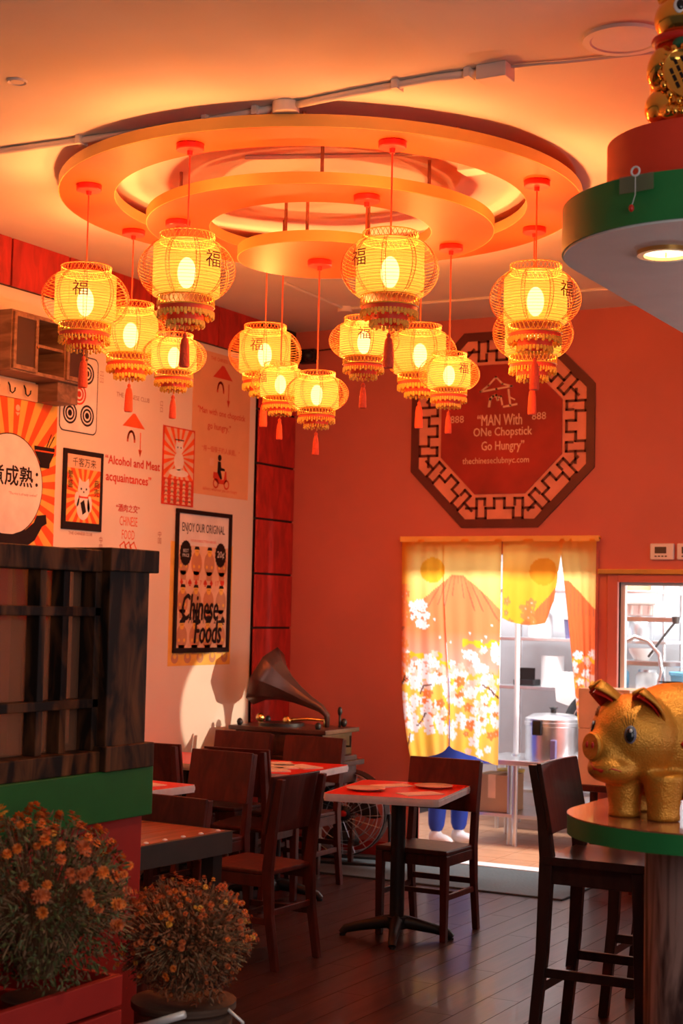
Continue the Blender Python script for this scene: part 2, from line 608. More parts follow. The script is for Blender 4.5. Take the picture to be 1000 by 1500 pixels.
def text(s, width, x, y, z, m, parent, name='lettering', height=None, align='C', bold=0.0, shear=0.0, matrix=None, extrude=0.0006, lsp=1.0):
    c = bpy.data.curves.new('t', 'FONT')
    c.body = s
    c.size = 1.0
    c.shear = shear
    c.resolution_u = 2
    c.space_line = lsp
    c.align_x = 'CENTER'
    o = bpy.data.objects.new('t', c)
    COL.objects.link(o)
    bpy.context.view_layer.update()
    me = bpy.data.meshes.new_from_object(o.evaluated_get(bpy.context.evaluated_depsgraph_get()))
    bpy.data.objects.remove(o)
    n = len(me.vertices)
    a = np.empty(n * 3, dtype=np.float32)
    me.vertices.foreach_get('co', a)
    a = a.reshape(-1, 3)
    mn, mx = a.min(0), a.max(0)
    k = width / (mx[0] - mn[0])
    ky = k if height is None else height / (mx[1] - mn[1])
    a[:, 0] = (a[:, 0] - (mn[0] + mx[0]) / 2) * k + x
    a[:, 1] = (a[:, 1] - (mn[1] + mx[1]) / 2) * ky + y
    a[:, 2] = z
    if matrix is not None:
        a = np.array([list(matrix(*p)) for p in a.tolist()], dtype=np.float32)
    me.vertices.foreach_set('co', a.ravel())
    if bold:                                  # heavier strokes: the letters laid over themselves, shifted a hair
        fs = [tuple(p.vertices) for p in me.polygons]
        d = bold * k
        av, af = [], []
        for q, (ox, oy) in enumerate(((-d, 0), (d, 0), (0, d * 0.8), (0, -d * 0.8))):
            c2 = a.copy()
            if matrix is None:
                c2 += np.array([ox, oy, 0.00008 * q], dtype=np.float32)
            av += c2.tolist()
            af += [tuple(i + q * n for i in f) for f in fs]
        me = bpy.data.meshes.new(name)
        me.from_pydata(av, [], af)
    me.name = name
    me.materials.clear()
    me.materials.append(m)
    me.update()
    r = bpy.data.objects.new(name, me)
    COL.objects.link(r)
    r.parent = parent
    return r


def circ(cx, cy, r, n=24, ry=None):
    ry = r if ry is None else ry
    return [(cx + r * math.cos(2 * PI * i / n), cy + ry * math.sin(2 * PI * i / n)) for i in range(n)]


# ============================================================ SETTING
XL, YB, ZC = -5.746, 9.64, 3.70
fl = struct(MB().box(-5.9, 3.2, -1.6, YB, -0.12, -0.012).build('floor', M['joint']), 'dark wood plank floor')
pm = MB().box(-0.0735, 0.0735, -0.599, 0.599, -0.012, 0.0).mesh('plank', M['plank'])
for i in range(int(4.6 / 0.15)):
    off = (i * 0.37) % 1.2
    for j in range(7):
        yy = 2.6 + off + 1.2 * j - 0.6
        if yy > YB + 0.1:
            continue
        o = bpy.data.objects.new('plank', pm if yy + 0.6 < YB else None) if yy + 0.6 < YB else None
        if o is None:
            y1 = YB - 0.002
            y0 = yy - 0.599
            if y1 - y0 < 0.05:
                continue
            o = bpy.data.objects.new('plank', MB().box(-0.0735, 0.0735, y0 - yy, y1 - yy, -0.012, 0.0).mesh('plank', M['plank']))
        COL.objects.link(o)
        o.parent = fl
        o.location = (-5.67 + 0.15 * i, yy, 0)
struct(MB().box(-1.12, 3.2, -1.6, YB, -0.012, -0.001).build('trim_1', M['plank']), 'dark floor boards beside the bar')

ce = struct(MB().box(-5.9, 3.2, -1.6, YB + 0.12, ZC, ZC + 0.1).build('ceiling', M['ceiling']), 'plaster ceiling lit orange by the lanterns')
struct(MB().box(-5.9, XL, -1.6, YB + 0.12, 0, ZC).build('wall_left', M['wallpaper']), 'pale papered wall with printed graphics')
struct(MB().box(3.1, 3.2, 4.6, YB, 0, ZC).build('wall_right', M['white']), 'plain wall beyond the bar')

# back wall with the kitchen doorway and the serving window
DX0, DX1, DZ = -4.725, -3.43, 2.085
WX0, WX1, WZ0, WZ1 = -3.262, -2.05, 1.02, 1.903
bw = MB()
bw.box(-5.9, DX0, YB, YB + 0.12, 0, ZC).box(DX0, DX1, YB, YB + 0.12, DZ, ZC).box(DX1, WX0, YB, YB + 0.12, 0, ZC)
bw.box(WX0, WX1, YB, YB + 0.12, 0, WZ0).box(WX0, WX1, YB, YB + 0.12, WZ1, ZC).box(WX1, 3.2, YB, YB + 0.12, 0, ZC)
struct(bw.build('wall_back', M['redwall']), 'orange red painted back wall')
wn = MB()
wn.box(WX0 - 0.07, WX0, YB - 0.03, YB + 0.13, WZ0 - 0.05, WZ1 + 0.05).box(WX0, WX1, YB - 0.03, YB + 0.13, WZ1, WZ1 + 0.05)
wn.box(WX0, WX1, YB - 0.03, YB + 0.13, WZ0 - 0.05, WZ0)
win = struct(wn.build('window_1', M['redwall'], bevel=0.004), 'serving window to the bright kitchen')
MB().box(WX0 - 0.13, WX1, YB - 0.05, YB + 0.0, WZ1 + 0.05, WZ1 + 0.085).build('window_head', M['brass'], win, bevel=0.004)
fr = MB()
fr.box(WX0, WX0 + 0.03, YB + 0.03, YB + 0.07, WZ0, WZ1).box(WX0 + 0.03, WX1, YB + 0.03, YB + 0.07, WZ1 - 0.02, WZ1).box(WX0 + 0.03, WX1, YB + 0.03, YB + 0.07, WZ0, WZ0 + 0.03)
fr.build('window_frame', M['whiteplastic'], win)
MB().box(WX0 + 0.03, WX1, YB + 0.045, YB + 0.051, WZ0 + 0.03, WZ1 - 0.02).build('pane', M['glass'], win)
dj = MB().box(DX1 - 0.0, DX1 + 0.03, YB - 0.012, YB + 0.13, 0, DZ).box(DX0 - 0.03, DX0, YB - 0.012, YB + 0.13, 0, DZ).box(DX0 - 0.03, DX1 + 0.03, YB - 0.012, YB + 0.13, DZ, DZ + 0.03)
struct(dj.build('trim_2', M['redwall']), 'painted casing of the kitchen doorway')
struct(MB().box(DX0, DX1, YB - 0.005, YB + 0.13, -0.02, 0.012).build('trim_3', M['steel'], bevel=0.004), 'bright metal threshold of the kitchen doorway')
struct(MB().box(-5.72, DX0 - 0.03, YB - 0.015, YB, 0, 0.10).build('baseboard_back', M['redpaint']), 'red baseboard under the back wall')

# red timber band under the ceiling and corner pilaster, each panel a piece
sf = struct(MB().box(XL, XL + 0.02, -1.6, YB, 3.432, ZC).build('trim_4', M['joint']), 'red panelled band along the top of the left wall')
for y0, y1 in ((5.4, 5.985), (6.0, 6.52), (6.535, 7.02), (7.035, 7.83), (7.845, 8.60), (8.615, 9.13)):
    MB().box(XL + 0.0, XL + 0.034, y0, y1, 3.434, ZC).build('panel', M['redwood'], sf, bevel=0.003)
pl = struct(MB().box(XL, XL + 0.02, 9.145, YB, 0, 3.432).build('trim_5', M['joint']), 'red timber pilaster in the corner')
zs = [0.0, 0.40, 0.86, 1.545, 1.56, 1.92, 1.935, 2.30, 2.315, 2.70, 2.715, 3.10, 3.115, 3.432]
for a, b in ((0, 0.40), (0.415, 0.80), (0.815, 1.18), (1.195, 1.545), (1.56, 1.922), (1.937, 2.305), (2.32, 2.69), (2.705, 3.07), (3.085, 3.43)):
    MB().box(XL, XL + 0.034, 9.145, YB, a, b).build('panel', M['redwood'], pl, bevel=0.003)
for a, b in ((-5.712, -5.30),):
    pass

# kitchen shell
KY = 12.3
kf = struct(MB().box(-6.2, -1.2, YB + 0.12, KY, -0.12, -0.006).build('floor_2', M['joint']), 'kitchen floor')
tm_ = MB().box(-0.148, 0.148, -0.148, 0.148, -0.02, 0).mesh('tile', M['tile'])
for i in range(10):
    for j in range(9):
        o = bpy.data.objects.new('tile', tm_)
        COL.objects.link(o)
        o.parent = kf
        o.location = (-5.6 + 0.3 * i, YB + 0.27 + 0.3 * j, 0)
struct(MB().box(-6.2, -1.2, KY, KY + 0.1, 0, 3.0).build('wall_kitchen_back', M['kitchenwall']), 'white kitchen wall seen through the doorway')
struct(MB().box(-6.3, -6.2, YB + 0.12, KY, 0, 3.0).build('wall_kitchen_left', M['kitchenwall']), 'white side wall of the kitchen')
struct(MB().box(-1.2, -1.1, YB + 0.12, KY, 0, 3.0).build('wall_kitchen_right', M['kitchenwall']), 'white right wall of the kitchen')
struct(MB().box(-6.3, -1.1, YB + 0.12, KY + 0.1, 3.0, 3.1).build('ceiling_2', M['white']), 'white kitchen ceiling')

# ============================================================ CEILING RINGS
S = 1.0546
CX, CY = -3.455 * S, 6.01 * S
ZR = [1.67 + (z - 1.67) * S for z in (3.50, 3.39, 3.255)]
t = thing('ceiling_ring', 'widest orange suspended ceiling ring, just under the plaster', 'ceiling ring', (CX, CY, ZR[0]))
MB().annulus(0.928 * S, 1.168 * S, 0, 0.052, 96).build('ring_board', M['ring'], t, smooth=40)
MB().annulus(1.168 * S, 1.172 * S, 0.001, 0.052, 96).build('edge_band', M['ringedge'], t, smooth=40)
MB().annulus(0.925 * S, 0.928 * S, 0.001, 0.052, 96).build('edge_band', M['ringedge'], t, smooth=40)
for a in (20, 75, 117, 160, 205, 259, 296, 330):
    MB().cyl(0.008, 0.052, ZC - ZR[0], 8, (1.12 * math.cos(R(a)), 1.12 * math.sin(R(a)))).build('rod', M['inkbrown'], t)
t = thing('ceiling_ring', 'middle orange suspended ceiling ring hanging inside the widest one', 'ceiling ring', (CX, CY, ZR[1]))
MB().annulus(0.503 * S, 0.780 * S, 0, 0.052, 96).build('ring_board', M['ring'], t, smooth=40)
MB().annulus(0.780 * S, 0.784 * S, 0.001, 0.052, 96).build('edge_band', M['ringedge'], t, smooth=40)
MB().annulus(0.50 * S, 0.503 * S, 0.001, 0.052, 96).build('edge_band', M['ringedge'], t, smooth=40)
for a in (226, 300, 345, 60, 136):
    MB().cyl(0.008, 0.052, ZC - ZR[1], 8, (0.68 * math.cos(R(a)), 0.68 * math.sin(R(a)))).build('rod', M['inkbrown'], t)
t = thing('ceiling_disc', 'smallest orange suspended round disc, lowest of the ceiling rings', 'ceiling disc', (CX, CY, ZR[2]))
MB().cyl(0.369 * S, 0, 0.052, 72).build('disc_board', M['ring'], t, smooth=40)
MB().annulus(0.369 * S, 0.373 * S, 0.001, 0.052, 72).build('edge_band', M['ringedge'], t, smooth=40)
for a in (285, 45, 165):
    MB().cyl(0.008, 0.052, ZC - ZR[2], 8, (0.24 * math.cos(R(a)), 0.24 * math.sin(R(a)))).build('rod', M['inkbrown'], t)


# ============================================================ LANTERNS
def cage_r(tt, r0, rm):
    return r0 + (rm - r0) * math.sin(PI * tt) ** 0.62


def make_lantern(k, drop, zt, zb):
    """k: size; drop: z of the canopy; zt/zb: top and bottom of the shade, all relative to the canopy"""
    t = thing('paper_lantern', '', 'lantern', group='lanterns hanging from the ceiling rings')
    H = zt - zb
    rs = 0.132 * k
    rm = 0.190 * k
    MB().lathe([(0, 0), (0.052, 0), (0.055, -0.004), (0.055, -0.022), (0.052, -0.026), (0.012, -0.027), (0.010, -0.045), (0, -0.045)], 28).build('canopy', M['canopyred'], t, smooth=35)
    MB().cyl(0.0035, zt + 0.02, -0.02, 6).build('cord', M['cable'], t)
    # shade
    sh = MB()
    n = 48
    prof = [(0.108 * k, zt), (rs * 0.975, zt - 0.004 * k), (rs, zt - 0.012 * k), (rs, zb + 0.012 * k), (rs * 0.975, zb + 0.004 * k), (0.112 * k, zb)]
    sh.lathe(prof, n)
    sh.build('shade', M['shade'], t, smooth=0)
    # cage: horizontal wires and laced ribs
    cg = MB()
    nr = 17
    for i in range(nr):
        tt = (i + 0.7) / (nr + 0.4)
        cg.ring(cage_r(tt, 0.112 * k, rm), 0.0009, zb + H * tt, 40, 3)
    cg.build('cage', M['cage'], t, smooth=0)
    rb = MB()
    for j in range(10):
        a0 = 2 * PI * j / 10 + 0.2
        for da in (-0.04, 0.04):
            pts = []
            for i in range(15):
                tt = i / 14
                r_ = cage_r(tt, 0.112 * k, rm) + 0.001
                pts.append((r_ * math.cos(a0 + da), r_ * math.sin(a0 + da), zb + H * tt))
            rb.tube(pts, 0.0013 * k, 3, caps=False)
        pts = []
        for i in range(41):
            tt = i / 40
            r_ = cage_r(tt, 0.112 * k, rm) + 0.002
            da = 0.04 if i % 2 else -0.04
            pts.append((r_ * math.cos(a0 + da), r_ * math.sin(a0 + da), zb + H * tt))
        rb.tube(pts, 0.0010 * k, 3, caps=False)
    rb.build('cage_rib', M['rib'], t)

    def lattice(r, z0, z1, n):
        b = MB()
        b.ring(r, 0.0028 * k, z0, 40, 4)
        b.ring(r, 0.0028 * k, z1, 40, 4)
        for j in range(n):
            for sgn in (-1, 1):
                a = 2 * PI * j / n
                a2 = a + sgn * 2 * PI / n
                am = (a + a2) / 2
                b.tube([(r * math.cos(a), r * math.sin(a), z0), (r * math.cos(am), r * math.sin(am), (z0 + z1) / 2), (r * math.cos(a2), r * math.sin(a2), z1)], 0.0014 * k, 3, caps=False)
        return b
    lattice(0.108 * k, zt, zt + 0.034 * k, 36).build('top_collar', M['collar'], t)
    lattice(0.112 * k, zb - 0.040 * k, zb, 36).build('bottom_collar', M['fringe'], t)
    MB().annulus(0.100 * k, 0.108 * k, zb - 0.062 * k, zb - 0.042 * k, 32).build('fringe_band', M['fringered'], t, smooth=40)

    def fringe(r, z, n, hh):
        b = MB()
        for j in range(n):
            a = 2 * PI * j / n
            h2 = hh * (1.0 if j % 2 else 0.65)
            b.beam((r * math.cos(a), r * math.sin(a), z), (r * math.cos(a), r * math.sin(a), z - h2), 0.010 * k, 0.004 * k, w2=0.013 * k)
            b.ell((r * math.cos(a), r * math.sin(a), z - h2), (0.006 * k,) * 3, None, 6, 4)
        return b
    fringe(0.108 * k, zb - 0.058 * k, 46, 0.024 * k).build('fringe', M['fringe'], t)
    MB().annulus(0.060 * k, 0.072 * k, zb - 0.100 * k, zb - 0.072 * k, 28).build('fringe_band', M['fringered'], t, smooth=40)
    fringe(0.072 * k, zb - 0.096 * k, 30, 0.020 * k).build('fringe', M['fringe'], t)
    MB().cyl(0.104 * k, zb - 0.004, zb, 32).build('light_block_disc', M['collar'], t)  # unseen disc added to hold back the light going down
    sp = MB()
    for j in range(4):
        a = 2 * PI * j / 4
        sp.beam((0, 0, zb - 0.062 * k), (0.105 * k * math.cos(a), 0.105 * k * math.sin(a), zb - 0.045 * k), 0.004, 0.004)
    sp.tube([(0, 0, zb - 0.06 * k), (0, 0, zb - 0.150 * k)], 0.0016, 5)
    sp.build('tassel_cord', M['cable'], t)
    zt0 = zb - 0.142 * k
    MB().lathe([(0, zt0 + 0.004), (0.006, zt0), (0.009, zt0 - 0.008), (0.007, zt0 - 0.016), (0.014 * k, zt0 - 0.026), (0.018 * k, zt0 - 0.05), (0.021 * k, zt0 - 0.125 * k), (0.019 * k, zt0 - 0.134 * k), (0, zt0 - 0.130 * k)], 14).build('tassel', M['tassel'], t, smooth=30)
    MB().ell((0, 0, zb + H * 0.45), (0.036 * k, 0.036 * k, 0.062 * k)).build('bulb', M['bulb'], t, smooth=0)
    return t


big = make_lantern(1.0, 0, -0.395, -0.610)
small = make_lantern(0.755, 0, -0.535, -0.674)


def put_lantern(src, first, ang, r, zc, label, chars=()):
    r = r * S
    loc = (CX + r * math.cos(R(ang)), CY + r * math.sin(R(ang)), 1.67 + (zc - 1.67) * S)
    rz = random.uniform(0, 6.28)
    if first:
        src['label'] = label
        src.location = loc
        src.rotation_euler = (0, 0, rz)
        o = src
    else:
        o = dup(src, loc, rz, label)
    o.scale = (S, S, S)
    return o, rz


def fu(o, rz, k, zt, zb, px_frac, zfrac=0.56):
    """the good-luck character on the cage, px_frac of the cage radius left/right of the centre as seen from the entrance"""
    loc = o.location
    toc = math.atan2(-loc.y, -loc.x)         # towards the entrance
    ang = toc + math.asin(px_frac) - rz
    rr = 0.190 * k + 0.004

    def wrap(x, y, z):
        a = ang + x / rr
        return (rr * math.cos(a), rr * math.sin(a), y)
    text('福', 0.066 * k, 0, zb + (zt - zb) * zfrac, 0, M['darkred'], o, 'lettering', matrix=wrap)


LB = [(-135, 'leftmost lantern of the ring of lanterns, dark character on its left side'),
      (180, 'large lantern half hidden behind the leftmost one, red tassel below'),
      (-90, 'largest looking lantern, nearest, character on its right, left of the centre'),
      (-45, 'large lantern nearest on the right half, character at its left edge'),
      (0, 'rightmost large lantern, in front of another, character at its right edge'),
      (45, 'large lantern partly hidden behind the rightmost lantern, beside the octagonal sign'),
      (90, 'large lantern half hidden behind the small one at the octagonal sign\'s left edge'),
      (135, 'large lantern farthest back on the left, just left of the centre pair')]
LA = {-135: -0.12, -90: 0.52, -45: -0.62, 0: 0.66, 135: -0.22, 180: None, 45: None, 90: None}
first = True
lan = []
for ang, lab in LB:
    o, rz = put_lantern(big, first, ang, 1.045, 3.5, lab)
    first = False
    lan.append((o, rz, LA[ang], 1.0, -0.395, -0.610))
LS = [(-139.3, 0.645, 3.39, 'small lantern lowest on the left, below the largest looking lantern', 'small'),
      (-43.1, 0.645, 3.39, 'small lantern right of the centre under the nearest right lantern', 0.0),
      (48.5, 0.645, 3.39, 'small lantern lowest on the right, in front of the octagonal sign', 0.45),
      (136, 0.645, 3.39, 'small lantern just left of the lowest one, half behind it', -0.6),
      (0, 0.0, 3.255, 'small lantern hanging lowest of all, from the middle of the disc', None)]
first = True
for ang, r_, zc, lab, fr_ in LS:
    o, rz = put_lantern(small, first, ang, r_, zc, lab)
    first = False
    lan.append((o, rz, fr_ if fr_ != 'small' else None, 0.755, -0.535, -0.674))
for o, rz, fr_, k, zt, zb in lan:
    if fr_ is not None:
        fu(o, rz, k, zt, zb, fr_)
    p = o.location
    light('lantern_glow', 'POINT', (p.x, p.y, p.z + (zb + (zt - zb) * 0.45) * S), LANTERN_W * (1.0 if k > 0.9 else 0.8), LANTERN_COL, 0.04 * k)

# ============================================================ CEILING FITTINGS
t = thing('conduit', 'thick painted cable conduit with junction boxes running across the ceiling', 'conduit', (0, 0, 0))
MB().tube([(-5.4, 5.15, 3.684), (-4.64, 5.195, 3.684), (-3.764, 5.235, 3.684), (-3.21, 5.206, 3.684)], 0.016, 8).build('pipe', M['conduit'], t, smooth=0)
MB().tube([(-3.13, 5.206, 3.684), (-2.95, 5.19, 3.684), (-2.837, 5.18, 3.684), (-2.478, 5.164, 3.684), (-2.28, 5.18, 3.684)], 0.016, 8).build('pipe', M['conduit'], t, smooth=0)
MB().tube([(-2.22, 5.186, 3.692), (-1.99, 5.237, 3.692), (-1.695, 5.278, 3.692), (-1.40, 5.31, 3.692)], 0.006, 6).build('pipe', M['conduit'], t, smooth=0)
MB().cyl(0.055, 3.655, 3.70, 20, (-3.165, 5.206)).build('junction_box', M['conduit'], t, smooth=40, bevel=0.004)
MB().box(-2.31, -2.19, 5.14, 5.23, 3.645, 3.70).build('junction_box', M['conduit'], t, bevel=0.004)
for x, y in ((-4.2, 5.216), (-3.55, 5.22), (-2.65, 5.172), (-3.30, 5.208), (-2.35, 5.174)):
    MB().box(x - 0.012, x + 0.012, y - 0.03, y + 0.03, 3.664, 3.70).build('pipe_clip', M['conduit'], t)
t = thing('conduit', 'thin painted conduit on the ceiling near the back wall', 'conduit', (0, 0, 0))
MB().tube([(-4.90, 8.10, 3.69), (-4.93, 8.6, 3.69), (-4.946, 8.953, 3.69)], 0.010, 6).build('pipe', M['conduit'], t)
MB().tube([(-4.946, 8.953, 3.69), (-4.284, 8.987, 3.69), (-3.813, 9.0, 3.69), (-1.5, 9.1, 3.69)], 0.010, 6).build('pipe', M['conduit'], t)
MB().cyl(0.05, 3.665, 3.70, 16, (-4.946, 8.953)).build('junction_box', M['conduit'], t, smooth=40)
t = thing('conduit', 'short painted conduit with a bracket above the widest ceiling ring', 'conduit', (0, 0, 0))
MB().tube([(-3.7, 5.75, 3.69), (-3.2, 5.95, 3.69), (-2.75, 6.1, 3.69)], 0.010, 6).build('pipe', M['conduit'], t)
MB().box(-2.80, -2.70, 6.05, 6.15, 3.60, 3.70).build('bracket', M['conduit'], t, bevel=0.004)
t = thing('ceiling_speaker', 'flush round speaker grille in the ceiling near the red column', 'speaker', (-1.735, 5.12, 3.70))
t.scale = (1.12, 1.12, 1)
MB().lathe([(0, -0.006), (0.10, -0.008), (0.106, -0.012), (0.128, -0.012), (0.130, -0.004), (0.130, 0)], 40).build('grille', M['conduit'], t, smooth=30)
t = thing('sprinkler_plate', 'small round ceiling plate above the cabinet side', 'sprinkler', (-3.98, 4.54, 3.70))
MB().lathe([(0, -0.006), (0.026, -0.006), (0.028, -0.001), (0.036, -0.008), (0.040, 0)], 24).build('plate', M['conduit'], t, smooth=30)
t = thing('emergency_light', 'small dark emergency spotlight high in the back corner', 'lamp', (-5.60, 9.55, 3.50))
MB().box(-0.07, 0.07, 0.02, 0.09, -0.04, 0.06).build('housing', M['black'], t, bevel=0.006)
for sx in (-0.045, 0.045):
    MB().ell((sx, -0.02, 0.0), (0.042, 0.05, 0.042)).build('lamp_head', M['black'], t, smooth=0)
MB().tube([(0.07, 0.07, 0.05), (0.35, 0.075, 0.065), (0.9, 0.075, 0.06)], 0.005, 5).build('cable', M['black'], t)

# ============================================================ LEFT WALL PRINTS
# sunburst rice print
t = thing('wall_print', 'sunburst print with round white plate and rice bowl, above the partition', 'wall print', matrix=on_left(6.62, 2.34))
x0, x1, y0, y1 = -0.55, 0.375, -0.75, 0.49
MB().box(x0, x1, y0, y1, 0, 0.003).build('sheet', M['inkyellow'], t)


def rays(x0, x1, y0, y1, cx, cy, n, z0, z1, ph=0.0):
    b = MB()

    def hit(a):
        dx, dy = math.cos(a), math.sin(a)
        tt = 9
        if dx > 1e-9:
            tt = min(tt, (x1 - cx) / dx)
        if dx < -1e-9:
            tt = min(tt, (x0 - cx) / dx)
        if dy > 1e-9:
            tt = min(tt, (y1 - cy) / dy)
        if dy < -1e-9:
            tt = min(tt, (y0 - cy) / dy)
        return (cx + dx * tt, cy + dy * tt)
    for i in range(n):
        a = 2 * PI * i / n + ph
        a2 = a + PI / n
        b.prism([(cx, cy), hit(a), hit((a + a2) / 2), hit(a2)], z0, z1)
    return b


rays(x0, x1, y0, y1, 0, 0, 26, 0.003, 0.004).build('sunburst', M['inkorange'], t)
MB().prism(circ(-0.02, 0.0, 0.285, 48, 0.285), 0.004, 0.0045).build('plate_outline', M['ink'], t)
MB().prism(circ(-0.02, 0.0, 0.279, 48, 0.279), 0.0045, 0.005).build('plate_print', M['inkwhite'], t)
text('煮成熟：', 0.40, 0.02, 0.05, 0.0054, M['ink'], t, bold=0.02)
text('"The rice is already cooked"', 0.24, 0.10, -0.05, 0.0054, M['inkbrown'], t)
pot = [(-0.3, -0.14), (-0.27, -0.20), (-0.2, -0.25), (-0.1, -0.275), (0.02, -0.275), (0.13, -0.245), (0.20, -0.20), (0.22, -0.16), (0.30, -0.15), (0.31, -0.20), (0.27, -0.22), (0.21, -0.30), (0.10, -0.36), (-0.1, -0.38), (-0.25, -0.34), (-0.33, -0.25)]
MB().prism(pot, 0.0055, 0.006).build('pot_print', M['ink'], t)
b = MB().prism([(0.18, 0.235), (0.36, 0.235), (0.355, 0.20), (0.32, 0.145), (0.315, 0.115), (0.235, 0.115), (0.23, 0.145), (0.19, 0.20)], 0.0055, 0.006)
b.poly2([(0.29, 0.24), (0.325, 0.31)], 0.007, 0.0055, 0.006).poly2([(0.31, 0.24), (0.352, 0.30)], 0.007, 0.0055, 0.006)
b.build('bowl_print', M['ink'], t)
MB().box(0.19, 0.352, 0.205, 0.213, 0.006, 0.0064).build('bowl_stripe', M['inkorange'], t)
MB().prism(circ(0.03, 0.43, 0.018), 0.0055, 0.006).prism([(0.012, 0.405), (0.048, 0.405), (0.03, 0.385)], 0.0055, 0.006).build('emblem', M['inkpeach'], t)

# mahjong tile outline
t = thing('wall_print', 'printed outline of a mahjong tile with circles, behind the leftmost lantern', 'wall print', matrix=on_left(7.19, 2.89))


def rrect(x0, x1, y0, y1, r, n=5):
    p = []
    for cx, cy, a in ((x1 - r, y1 - r, 0), (x0 + r, y1 - r, 90), (x0 + r, y0 + r, 180), (x1 - r, y0 + r, 270)):
        for i in range(n + 1):
            p.append((cx + r * math.cos(R(a + 90 * i / n)), cy + r * math.sin(R(a + 90 * i / n))))
    return p


MB().prism(rrect(-0.175, 0.175, -0.20, 0.26, 0.04), 0.0002, 0.0012).build('outline', M['ink'], t)
MB().prism(rrect(-0.168, 0.168, -0.193, 0.253, 0.035), 0.0012, 0.0016).build('tile_print', M['inkwhite'], t)
cb, cr, cwt = MB(), MB(), MB()
for cx, cy, bb in ((-0.085, 0.18, cb), (0.07, 0.16, cb), (0.0, 0.03, cr), (-0.08, -0.09, cb), (0.08, -0.09, cb)):
    for r0, r1 in ((0.052, 0.064), (0.030, 0.042), (0.0, 0.019)):
        if r0:
            bb.annulus(r0, r1, 0.0016, 0.0022, 24, (cx, cy))
        else:
            bb.prism(circ(cx, cy, r1, 14), 0.0016, 0.0022)
cb.build('circle_print', M['ink'], t)
cr.build('circle_print', M['inkred'], t)

# lucky cat poster
t = thing('poster', 'dark framed poster of a white beckoning cat on orange sunburst', 'poster', matrix=on_left(7.245, 2.355))
MB().box(-0.185, 0.185, -0.235, 0.235, 0, 0.012).build('frame', M['ink'], t, bevel=0.002)
MB().box(-0.155, 0.155, -0.19, 0.205, 0.012, 0.013).build('print', M['inkyellow'], t)
rays(-0.155, 0.155, -0.19, 0.205, 0.0, -0.03, 18, 0.013, 0.0136).build('sunburst', M['inkorange'], t)
MB().box(-0.155, 0.155, 0.125, 0.205, 0.0136, 0.014).build('header', M['inkpeach'], t)
text('千客万来', 0.22, 0.0, 0.163, 0.0146, M['ink'], t)
text('繁\n盛', 0.045, -0.125, 0.06, 0.0146, M['ink'], t, height=0.10)
text('商\n売', 0.045, 0.122, 0.02, 0.0146, M['ink'], t, height=0.10)
b = MB().prism(circ(0, -0.10, 0.062, 24, 0.075), 0.014, 0.0146).prism(circ(0.0, 0.005, 0.055, 24, 0.048), 0.0141, 0.0147)
b.prism([(-0.05, 0.03), (-0.045, 0.075), (-0.012, 0.05)], 0.014, 0.0146).prism([(0.05, 0.03), (0.045, 0.075), (0.012, 0.05)], 0.014, 0.0146)
b.prism(circ(-0.06, -0.055, 0.022, 14, 0.045), 0.014, 0.0146).prism(circ(0.058, -0.08, 0.022, 14, 0.05), 0.014, 0.0146)
b.build('cat_print', M['inkwhite'], t)
b = MB()
for sx in (-0.024, 0.024):
    b.prism(circ(sx, 0.008, 0.007, 10), 0.0148, 0.0152)
b.prism(circ(0, -0.010, 0.006, 8), 0.0148, 0.0152)
b.prism([(-0.028, -0.075), (0.005, -0.055), (0.028, -0.125), (-0.005, -0.145)], 0.0148, 0.0152)
b.build('cat_marks', M['ink'], t)
MB().box(-0.045, 0.045, -0.046, -0.036, 0.0148, 0.0153).build('collar_print', M['inkred'], t)
text('THE CHINESE CLUB', 0.22, 0.0, -0.255, 0.0012, M['inkbrown'], t)


# hat and stroke emblem (painted on the wall twice, chalked once)
def hat_emblem(b, s, x, y, z0, z1):
    b.prism([(x - 1.0 * s, y + 0.30 * s), (x - 0.1 * s, y + 1.05 * s), (x + 0.1 * s, y + 1.05 * s), (x + 1.0 * s, y + 0.30 * s)], z0, z1)
    pts = [(x - 0.52 * s + 0.62 * s * (1 - math.cos(a)) / 2 * 1.0, y - 0.45 * s + 0.52 * s * math.sin(a)) for a in [PI * i / 10 for i in range(11)]]
    b.poly2(pts, 0.13 * s, z0, z1)
    b.poly2([(x + 0.62 * s, y + 0.05 * s), (x + 0.62 * s, y - 1.1 * s)], 0.07 * s, z0, z1)
    b.prism([(x + 0.46 * s, y - 0.85 * s), (x + 0.78 * s, y - 0.85 * s), (x + 0.62 * s, y - 1.25 * s)], z0, z1)
    return b


t = thing('wall_lettering', 'red hat emblem over the bold quotation about alcohol and meat', 'lettering', matrix=on_left(7.72, 2.55))
text('THE CHINESE CLUB', 0.34, 0.0, 0.42, 0.001, M['inkbrown'], t)
hat_emblem(MB(), 0.115, 0.015, 0.20, 0.0005, 0.0012).build('emblem', M['inkorange'], t)
text('“Alcohol and Meat', 0.56, 0.02, 0.015, 0.001, M['inkred'], t, bold=0.028)
text('acquaintances”', 0.46, -0.02, -0.095, 0.001, M['inkred'], t, bold=0.028)
text('“酒肉之交”', 0.24, -0.02, -0.27, 0.001, M['inkred'], t, bold=0.025)
text('CHINESE\nFOOD', 0.18, -0.01, -0.39, 0.001, M['inkorange'], t, height=0.14)
b = MB()
for q in range(3):
    b.poly2([(-0.07 + 0.05 * q, -0.56), (-0.09 + 0.05 * q, -0.50), (-0.05 + 0.05 * q, -0.475), (-0.02 + 0.05 * q, -0.52), (-0.04 + 0.05 * q, -0.57)], 0.008, 0.0005, 0.0012, True)
b.build('drawing', M['inkorange'], t)
text('口口\n口口', 0.035, -0.32, 0.50, 0.001, M['inkbrown'], t, height=0.07, name='small_lettering')
